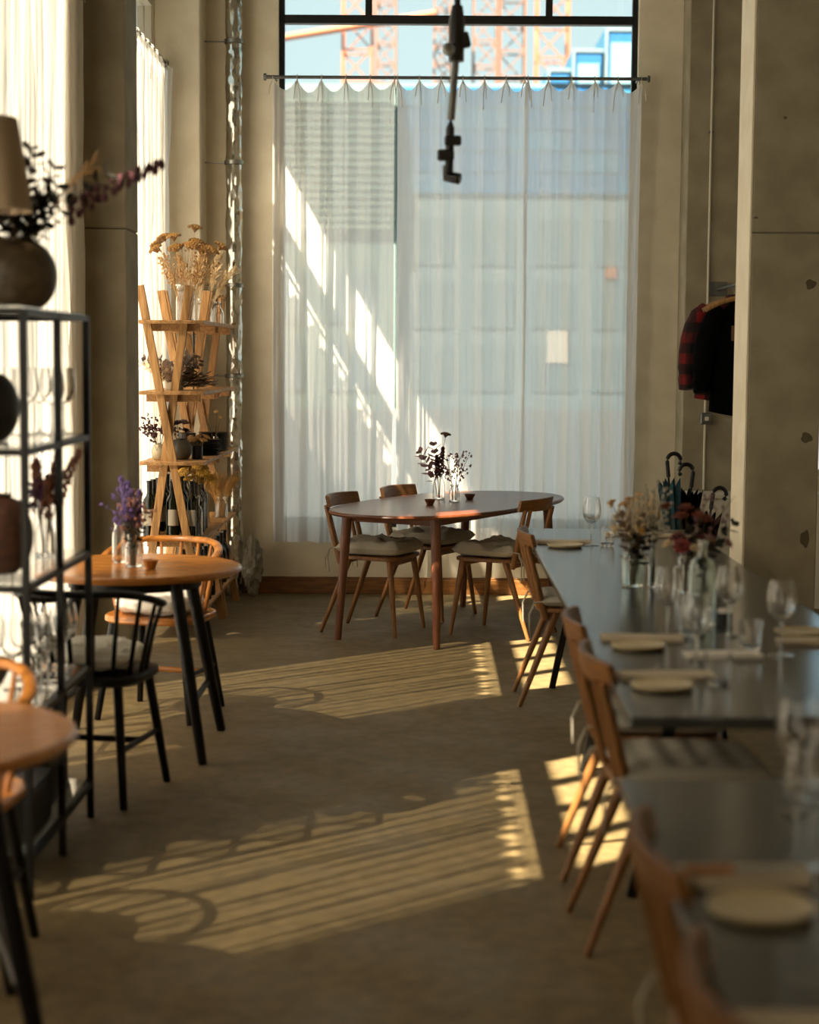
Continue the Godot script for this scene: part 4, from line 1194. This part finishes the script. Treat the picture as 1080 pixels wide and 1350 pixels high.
	flower("leaning pink spire on the third glass shelf", "leaning spire on the third glass shelf", Vector3(-1.235, y, -5.66), Vector3(0.11, 0.335, 0.0), "spike", M.dusty_pink, r, 1.4)
	# fourth shelf
	y = 0.5385
	turned("grey_bowl", "wide grey-green bowl on the fourth glass shelf", "bowl", Vector3(-1.36, y, -5.14), [[0.0, 0.0], [0.06, 0.0], [0.065, 0.006], [0.125, 0.11], [0.13, 0.13], [0.125, 0.13], [0.06, 0.015], [0.0, 0.012]], M.pot_grey, "", 40)
	for p in [[-1.19, -5.35], [-1.28, -5.38], [-1.2, -5.5], [-1.29, -5.54], [-1.19, -5.64], [-1.28, -5.68], [-1.38, -5.5], [-1.2, -5.77]]:
		wine_glass("stemmed wine glass on the fourth glass shelf", Vector3(p[0], y, p[1]), "wine glasses on the fourth glass shelf")
	y = 0.1385
	for p in [[-1.3, -5.2, 0.16], [-1.33, -5.6, 0.2]]:
		var bx := thing("storage_box", ("squat" if p[2] < 0.18 else "taller") + " black storage box on the lowest glass shelf", "box", Vector3(p[0], y, p[1]), 0, "storage boxes on the lowest glass shelf")
		part(bx, "body", Mb.new().box(Vector3(0, p[2] * 0.45, 0), Vector3(0.28, p[2] * 0.9, 0.3), Basis.IDENTITY, 0.006), M.black_wood)
		part(bx, "lid", Mb.new().box(Vector3(0, p[2] * 0.95, 0), Vector3(0.29, p[2] * 0.1, 0.31), Basis.IDENTITY, 0.004), M.black_wood)

# ------------------------------------------------------------------ foil-wrapped duct in the corner
func build_duct() -> void:
	var t := thing("foil_duct", "shiny foil-wrapped duct running up the corner", "duct", Vector3(-1.255, 0, -11.47))
	var fn := FastNoiseLite.new()
	fn.seed = 4
	fn.frequency = 9.0
	var f2 := FastNoiseLite.new()
	f2.seed = 9
	f2.frequency = 30.0
	var rows := []
	for i in 321:
		var y := TOP * i / 320.0
		var row := []
		for j in 26:
			var a := TAU * j / 26.0
			var p := Vector3(cos(a) * 0.052, y, sin(a) * 0.052)
			var r := 0.052 + 0.010 * fn.get_noise_3d(p.x * 2.2, y * 0.45, p.z * 2.2) + 0.0035 * f2.get_noise_3d(p.x * 1.3, y * 0.6, p.z * 1.3)
			row.append(Vector3(cos(a) * r, y, sin(a) * r))
		rows.append(row)
	part(t, "foil_wrap", Mb.new().surf(rows, true, 16.0), M.foil)
	for y in [1.45, 2.04, 2.83, 3.6]:
		part(t, "clamp", Mb.new().lathe([[0.058, y - 0.014], [0.063, y - 0.012], [0.063, y + 0.012], [0.058, y + 0.014]], Vector3.ZERO, 26), M.steel)
		part(t, "bracket", Mb.new().tube([Vector3(-0.06, y, 0), Vector3(-0.19, y, 0)], 0.005, 6), M.steel)
	var rr := []
	for i in 33:
		var row := []
		for j in 30:
			var a := PI * i / 32.0
			var o := TAU * j / 30.0
			var p := Vector3(sin(a) * cos(o), cos(a), sin(a) * sin(o))
			var k := 1.0 + 0.5 * fn.get_noise_3dv(p * 0.25) + 0.25 * f2.get_noise_3dv(p * 0.2)
			row.append(Vector3(p.x * 0.06 * k, 0.20 + maxf(-0.198, p.y * 0.18 * k), p.z * 0.06 * k))
		rr.append(row)
	single("plastic_bundle", Mb.new().surf(rr, true, 40.0), M.plastic_wrap, "crumpled plastic-wrapped bundle on the floor beside the foil duct", "bundle", Vector3(-1.13, 0.0, -11.42))

# ------------------------------------------------------------------ coats and umbrellas by the concrete pier
func hanger(at: Vector3, label: String) -> void:
	var t := thing("coat_hanger", label, "hanger", at, 0, "wooden hangers on the clothes rail")
	var pts := []
	for i in 13:
		var u := -1.0 + i / 6.0
		pts.append(Vector3(0.22 * u, -0.075 - 0.055 * u * u - 0.02 * absf(u), 0.01 * u * u))
	part(t, "bar", Mb.new().tube(pts, 0.015, 8, true, 1.0), M.pine_y)
	var hk := [Vector3(0, -0.075, 0), Vector3(0, -0.02, 0)]
	for i in 9:
		var a := PI * (1.0 - i / 8.0 * 1.15)
		hk.append(Vector3(0.02 * cos(a) + 0.0, 0.0 + 0.02 * sin(a), 0))
	part(t, "hook", Mb.new().tube(hk, 0.0022, 6), M.steel)

func garment(label: String, at: Vector3, w: float, len: float, m: Material, sd: int, sleeve: bool) -> void:
	var t := thing("shirt" if sleeve else "jacket", label, "clothing", at)
	var fn := FastNoiseLite.new()
	fn.seed = sd
	fn.frequency = 7.0
	var rows := []
	for i in 22:
		var v := i / 21.0
		var hw := lerpf(0.07, w, smoothstep(0.0, 0.16, v)) + 0.02 * v
		var th := lerpf(0.03, 0.055, smoothstep(0.0, 0.3, v)) * (1.0 - 0.15 * v)
		var row := []
		for j in 36:
			var a := TAU * j / 36.0
			var c := cos(a)
			var s := sin(a)
			var k := 1.0 + 0.35 * fn.get_noise_2d(a * 0.35 + sd, v * 0.35) * v
			row.append(Vector3(signf(c) * pow(absf(c), 0.7) * hw, -0.045 - len * v - 0.03 * (1.0 - absf(c)) * v, s * th * k))
		rows.append(row)
	part(t, "body", Mb.new().surf(rows, true, 180.0), m)
	for s in [-1.0, 1.0]:
		part(t, "sleeve", Mb.new().tube([Vector3((w - 0.05) * s, -0.10, 0), Vector3((w - 0.005) * s, -0.15, 0.002), Vector3((w + 0.025) * s, -0.22, 0.006), Vector3((w + 0.045) * s, -0.30, 0.01), Vector3((w + 0.058) * s, -0.38, 0.012), Vector3((w + 0.066) * s, -0.46, 0.015), Vector3((w + 0.07) * s, -0.53, 0.02), Vector3((w + 0.068) * s, -0.59, 0.03)], [0.045, 0.062, 0.068, 0.068, 0.064, 0.06, 0.054, 0.05], 14), m)
	part(t, "collar", Mb.new().lathe([[0.075, -0.06], [0.07, -0.03], [0.05, -0.02], [0.055, -0.055]], Vector3.ZERO, 20), m)
	if not sleeve:
		part(t, "swing_tag", Mb.new().box(Vector3(-0.06, -0.24, 0.075), Vector3(0.035, 0.09, 0.002)).tube([Vector3(-0.06, -0.12, 0.065), Vector3(-0.06, -0.196, 0.075)], 0.0012, 4), M.brown_leaf, "brown paper swing tag")

func umbrella(label: String, at: Vector3, lean: Vector2, m: Material, h: float, turn: float) -> void:
	var t := thing("umbrella", label, "umbrella", at, turn)
	t.rotation_degrees = Vector3(lean.x, turn, lean.y)
	var rows := []
	for i in 14:
		var v := i / 13.0
		var row := []
		var r := lerpf(0.008, 0.058, pow(v, 0.8))
		for j in 32:
			var a := TAU * j / 32.0
			var k := 1.0 + 0.28 * cos(a * 8.0) * v
			row.append(Vector3(cos(a) * r * k, 0.06 + (h - 0.24) * v + (0.03 * cos(a * 8.0) if i == 13 else 0.0), sin(a) * r * k))
		rows.append(row)
	part(t, "canopy", Mb.new().surf(rows, true, 60.0), m)
	var pts := [Vector3(0, 0.0, 0), Vector3(0, h - 0.2, 0), Vector3(0, h - 0.06, 0)]
	part(t, "shaft", Mb.new().tube(pts, 0.006, 8), M.black_metal)
	var ck := [Vector3(0, h - 0.14, 0)]
	for i in 11:
		var a := PI * (1.0 - i / 10.0 * 1.25)
		ck.append(Vector3(0.042 + 0.042 * cos(a), h - 0.045 + 0.042 * sin(a), 0))
	part(t, "crook_handle", Mb.new().tube(ck, 0.0125, 10), M.black_plastic)

func build_coats() -> void:
	var t := thing("clothes_rail", "dark metal clothes rail fixed to the concrete pier", "rail", Vector3(1.87, 2.03, -11.3))
	part(t, "rail", Mb.new().tube([Vector3(0, 0, 0), Vector3(0, 0, 1.1)], 0.011, 10), M.grey_metal)
	part(t, "wall_plate", Mb.new().box(Vector3(0, 0, 0.006), Vector3(0.12, 0.09, 0.012), Basis.IDENTITY, 0.002), M.grey_metal)
	part(t, "end_stop", Mb.new().lathe([[0.0, 0.0], [0.022, 0.0], [0.022, 0.012], [0.0, 0.012]], Vector3(0, 0, 1.1), 16, Basis(Vector3.RIGHT, PI / 2)), M.grey_metal)
	for e in [-10.72, -10.62, -10.52, -10.42]:
		hanger(Vector3(1.875, 2.022, e), "wooden coat hanger on the rail by the concrete pier")
	garment("red and black checked flannel shirt hanging on the rail", Vector3(1.875, 1.99, -10.62), 0.225, 0.60, M.plaid, 3, true)
	garment("black jacket with a brown tag hanging in front of the flannel shirt", Vector3(1.885, 1.975, -10.47), 0.17, 0.66, M.black_cloth, 5, false)
	var st := thing("umbrella_stand", "round black umbrella stand holding three umbrellas", "stand", Vector3(1.58, 0, -10.55))
	part(st, "base", Mb.new().lathe([[0.0, 0.0], [0.15, 0.0], [0.15, 0.02], [0.0, 0.02]], Vector3.ZERO, 32), M.black_metal)
	part(st, "rim", Mb.new().lathe([[0.15, 0.50], [0.16, 0.50], [0.16, 0.52], [0.15, 0.52]], Vector3.ZERO, 32), M.black_metal)
	for i in 8:
		var a := TAU * i / 8.0
		part(st, "bar", Mb.new().tube([Vector3(cos(a) * 0.146, 0.015, sin(a) * 0.146), Vector3(cos(a) * 0.155, 0.51, sin(a) * 0.155)], 0.005, 6), M.black_metal)
	umbrella("teal folded umbrella with a black crook in the stand", Vector3(1.55, 0.021, -10.47), Vector2(0, 6), M.teal, 1.0, 10)
	umbrella("black folded umbrella with its crook turned to the curtain", Vector3(1.55, 0.021, -10.64), Vector2(-4, 5), M.black_cloth, 0.93, 180)
	umbrella("black folded umbrella leaning towards the concrete column", Vector3(1.655, 0.021, -10.53), Vector2(0, -7), M.black_cloth, 0.80, 10)

# ------------------------------------------------------------------ ceiling spotlight on a drop rod
func build_spotlight() -> void:
	var t := thing("pendant_spotlight", "black spotlight fitting hanging on a drop rod from the ceiling", "spotlight", Vector3(0.105, 0, -6.5))
	part(t, "ceiling_plate", Mb.new().lathe([[0.0, TOP], [0.05, TOP], [0.05, TOP - 0.025], [0.0, TOP - 0.03]], Vector3.ZERO, 20), M.black_plastic)
	part(t, "drop_rod", Mb.new().tube([Vector3(0.01, TOP - 0.02, 0), Vector3(0.0, 2.84, 0)], 0.012, 10), M.black_plastic)
	part(t, "socket", Mb.new().tube([Vector3(0.0, 2.86, 0), Vector3(-0.002, 2.80, 0), Vector3(-0.002, 2.66, 0)], [0.02, 0.03, 0.028], 14), M.black_plastic)
	part(t, "clamp", Mb.new().box(Vector3(0.022, 2.735, 0), Vector3(0.05, 0.055, 0.04), Basis(Vector3.BACK, 0.25), 0.006), M.black_plastic)
	var lh := Mb.new().tube([Vector3(-0.02, 2.70, 0.02), Vector3(-0.03, 2.695, 0.05)], [0.024, 0.024], 14)
	var h1 := part(t, "spot_head", lh, M.black_plastic)
	part(h1, "lens", Mb.new().ball(Vector3(-0.0305, 2.6945, 0.051), Vector3(0.02, 0.02, 0.004), 12), M.steel, "pale lens")
	part(t, "conduit", Mb.new().tube([Vector3(-0.004, 2.68, 0), Vector3(-0.012, 2.56, 0), Vector3(-0.02, 2.45, 0)], 0.014, 10), M.grey_metal, "grey flexible conduit")
	part(t, "lower_rod", Mb.new().tube([Vector3(-0.018, 2.48, 0), Vector3(-0.022, 2.42, 0), Vector3(-0.026, 2.25, 0)], [0.013, 0.016, 0.016], 12), M.black_plastic)
	part(t, "joint", Mb.new().box(Vector3(-0.012, 2.375, 0), Vector3(0.062, 0.035, 0.04), Basis.IDENTITY, 0.006), M.black_plastic)
	part(t, "joint", Mb.new().box(Vector3(-0.038, 2.322, 0), Vector3(0.062, 0.04, 0.04), Basis.IDENTITY, 0.006), M.black_plastic)
	var h2 := part(t, "spot_head", Mb.new().tube([Vector3(-0.03, 2.285, 0), Vector3(-0.028, 2.245, 0.0), Vector3(0.012, 2.235, 0.02)], [0.02, 0.024, 0.021], 14), M.black_plastic)
	part(h2, "lens", Mb.new().ball(Vector3(0.0125, 2.2348, 0.0205), Vector3(0.004, 0.016, 0.015), 12), M.steel, "pale lens")

# ------------------------------------------------------------------ what shows past the concrete column
func build_far_side() -> void:
	var t := thing("sideboard", "dark sideboard with a wooden top past the concrete column", "sideboard", Vector3(3.3, 0, -11.2))
	part(t, "body", Mb.new().box(Vector3(0, 0.34, 0), Vector3(1.2, 0.68, 0.5), Basis.IDENTITY, 0.004), M.black_wood)
	part(t, "top", Mb.new().box(Vector3(0, 0.70, 0), Vector3(1.24, 0.035, 0.54), Basis.IDENTITY, 0.004), M.oak_x)
	for x in [-0.3, 0.3]:
		var dr := part(t, "door", Mb.new().box(Vector3(x, 0.36, 0.255), Vector3(0.58, 0.6, 0.018), Basis.IDENTITY, 0.003), M.black_wood)
		part(dr, "knob", Mb.new().ball(Vector3(x - signf(x) * 0.24, 0.4, 0.275), Vector3.ONE * 0.014, 10), M.steel)
	var w := thing("window_6", "low window past the concrete column above the sideboard", "window", Vector3(3.25, 0, -11.72), 0, "", "structure")
	part(w, "frame", boxes([[Vector3(-0.7, 0.8, -0.03), Vector3(-0.66, 2.6, 0.03)], [Vector3(0.66, 0.8, -0.03), Vector3(0.7, 2.6, 0.03)], [Vector3(-0.66, 0.8, -0.03), Vector3(0.66, 0.85, 0.03)], [Vector3(-0.66, 2.55, -0.03), Vector3(0.66, 2.6, 0.03)]]), M.white_paint)
	part(w, "pane", boxes([[Vector3(-0.66, 0.85, -0.002), Vector3(0.66, 2.55, 0.002)]]), M.glass)

# ------------------------------------------------------------------ street, buildings and cranes outside
func mast(label: String, x: float, z: float, w: float, h: float, m: Material, boom := false) -> void:
	var t := thing("crane_mast", label, "crane", Vector3(x, -0.2, z), 0, "crane masts beyond the big window")
	var s := w * 0.5
	var cr := 0.05
	var chord := Mb.new().box(Vector3(0, h * 0.5, 0), Vector3(cr * 2.0, h, cr * 2.0)).mesh(m)
	for c in [[-s, -s], [s, -s], [s, s], [-s, s]]:
		var o := MeshInstance3D.new()
		o.name = "chord"; o.mesh = chord
		t.add_child(o, true)
		o.position = Vector3(c[0], 0, c[1])
	if boom:
		part(t, "boom", Mb.new().tube([Vector3(-6.4, 15.35, s + 0.3), Vector3(3.5, 16.95, s + 0.3)], 0.16, 8), m, "slanting orange boom")
	var bay := w * 1.05
	var nb := int(h / bay)
	var rung := Mb.new().box(Vector3.ZERO, Vector3(w, 0.07, 0.07)).mesh(m)
	var dl := sqrt(w * w + bay * bay)
	var diag := Mb.new().box(Vector3.ZERO, Vector3(dl, 0.06, 0.06)).mesh(m)
	for f in 4:
		var turn := Basis(Vector3.UP, f * PI / 2)
		for i in nb:
			var a := MeshInstance3D.new()
			a.name = "rung"; a.mesh = rung
			t.add_child(a, true)
			a.transform = Transform3D(turn, turn * Vector3(0, i * bay + 0.4, s))
			var d := MeshInstance3D.new()
			d.name = "brace"; d.mesh = diag
			t.add_child(d, true)
			d.transform = Transform3D(turn * Basis(Vector3.BACK, atan2(bay, w) * (1.0 if (i + f) % 2 == 0 else -1.0)), turn * Vector3(0, (i + 0.5) * bay + 0.4, s))

func build_outside() -> void:
	var asphalt := mat(Color(0.27, 0.29, 0.31), 0.9)
	single("street", boxes([[Vector3(-80, -0.4, -160), Vector3(80, -0.2, 60)]]), asphalt, "grey paved street outside the windows", "street", Vector3.ZERO, 0, "", "structure")
	single("added_shade_fin", boxes([[Vector3(-2.2, -0.2, -10.95), Vector3(-1.9, 5.2, -10.75), 0.01]]), M.concrete, "unseen concrete fin added outside to keep sun off the corner pier", "added fin", Vector3.ZERO, 0, "", "structure")  # out-of-view blocker, added to stop direct sun reaching the corner pier
	var orange := mat(Color(0.66, 0.40, 0.28), 0.7)
	var rust := mat(Color(0.50, 0.37, 0.31), 0.7)
	var d := -80.0
	for e in [[469, 1.3, orange], [503, 0.9, rust], [580, 0.8, rust], [637, 1.1, rust], [674, 1.15, rust], [720, 1.4, orange]]:
		mast("orange lattice crane mast rising above the curtain" if e[2] == orange else "rust-brown lattice crane mast rising above the curtain", (e[0] - 560.0) * 80.0 / 2300.0, d - (4.0 if e[2] == rust else 0.0), e[1], 24.0, e[2], e[0] == 469)
	# blue-clad building
	var pale := mat(Color(0.42, 0.51, 0.55), 0.7)
	var soft_blue := mat(Color(0.14, 0.42, 0.58), 0.6)
	var teal_blue := mat(Color(0.10, 0.33, 0.44), 0.6)
	var blue := mat(Color(0.06, 0.36, 0.56), 0.6)
	var sky_blue := mat(Color(0.45, 0.61, 0.66), 0.5)
	var dark := mat(Color(0.37, 0.46, 0.50), 0.5)
	var t := thing("blue_building", "blue-clad building with stepped roof boxes beyond the big window", "building", Vector3(0, -0.2, -60))
	part(t, "wall", boxes([[Vector3(-1.0, 0, -8), Vector3(14, 11.0, -0.1)]]), pale)
	for e in [[4.02, 4.80, 11.5], [4.86, 5.9, 12.15], [5.96, 7.2, 12.85], [7.3, 8.8, 13.4]]:
		part(t, "roof_box", boxes([[Vector3(e[0], 11.0, -6), Vector3(e[1], e[2], 0.0)]]), teal_blue)
		part(t, "blue_panel", boxes([[Vector3(e[0] + 0.12, 11.0, 0.0), Vector3(e[1] - 0.06, e[2] - 0.16, 0.06)]]), blue)
		part(t, "pale_panel", boxes([[Vector3(e[0] + 0.2, 11.0, 0.06), Vector3(e[1] - 0.14, e[2] - 0.5, 0.1)]]), sky_blue)
		part(t, "cap_rail", boxes([[Vector3(e[0], e[2] - 0.12, 0.0), Vector3(e[1], e[2], 0.1)], [Vector3(e[0], 11.0, 0.0), Vector3(e[0] + 0.1, e[2] - 0.12, 0.1)]]), pale)
	for i in 5:
		for j in 8:
			part(t, "cladding_panel", boxes([[Vector3(-0.98 + j * 1.87, 10.2 - i * 0.72, -0.1), Vector3(0.85 + j * 1.87, 10.86 - i * 0.72, 0.0)]]), blue if (i * 3 + j) % 4 != 0 else soft_blue)
	for i in 3:
		for j in 7:
			part(t, "window", boxes([[Vector3(-0.6 + j * 2.1, 0.6 + i * 2.15, -0.1), Vector3(0.9 + j * 2.1, 2.2 + i * 2.15, -0.06)]]), dark)
	var g := thing("louvred_building", "green louvred building beyond the curtain gap", "building", Vector3(-6.05, -0.2, -59.5))
	part(g, "wall", boxes([[Vector3(-5, 0, -8), Vector3(5.0, 10.9, -0.15)]]), mat(Color(0.42, 0.51, 0.50), 0.8))
	var green := mat(Color(0.43, 0.53, 0.48), 0.7)
	for i in 17:
		part(g, "slat", Mb.new().box(Vector3(0, 6.1 + i * 0.26, 0.0), Vector3(9.8, 0.15, 0.2), Basis(Vector3.RIGHT, 0.5)), green)
	for i in 2:
		for j in 4:
			part(g, "window", boxes([[Vector3(-4.5 + j * 2.4, 0.6 + i * 2.3, -0.15), Vector3(-2.9 + j * 2.4, 2.3 + i * 2.3, -0.1)]]), dark)
	part(t, "sign_panel", boxes([[Vector3(4.15, 1.6, -0.1), Vector3(4.85, 2.7, -0.02)]]), M.paper, "white sign panel")
	part(t, "orange_panel", boxes([[Vector3(6.1, 4.5, -0.1), Vector3(6.5, 4.85, -0.02)]]), orange, "small orange panel")
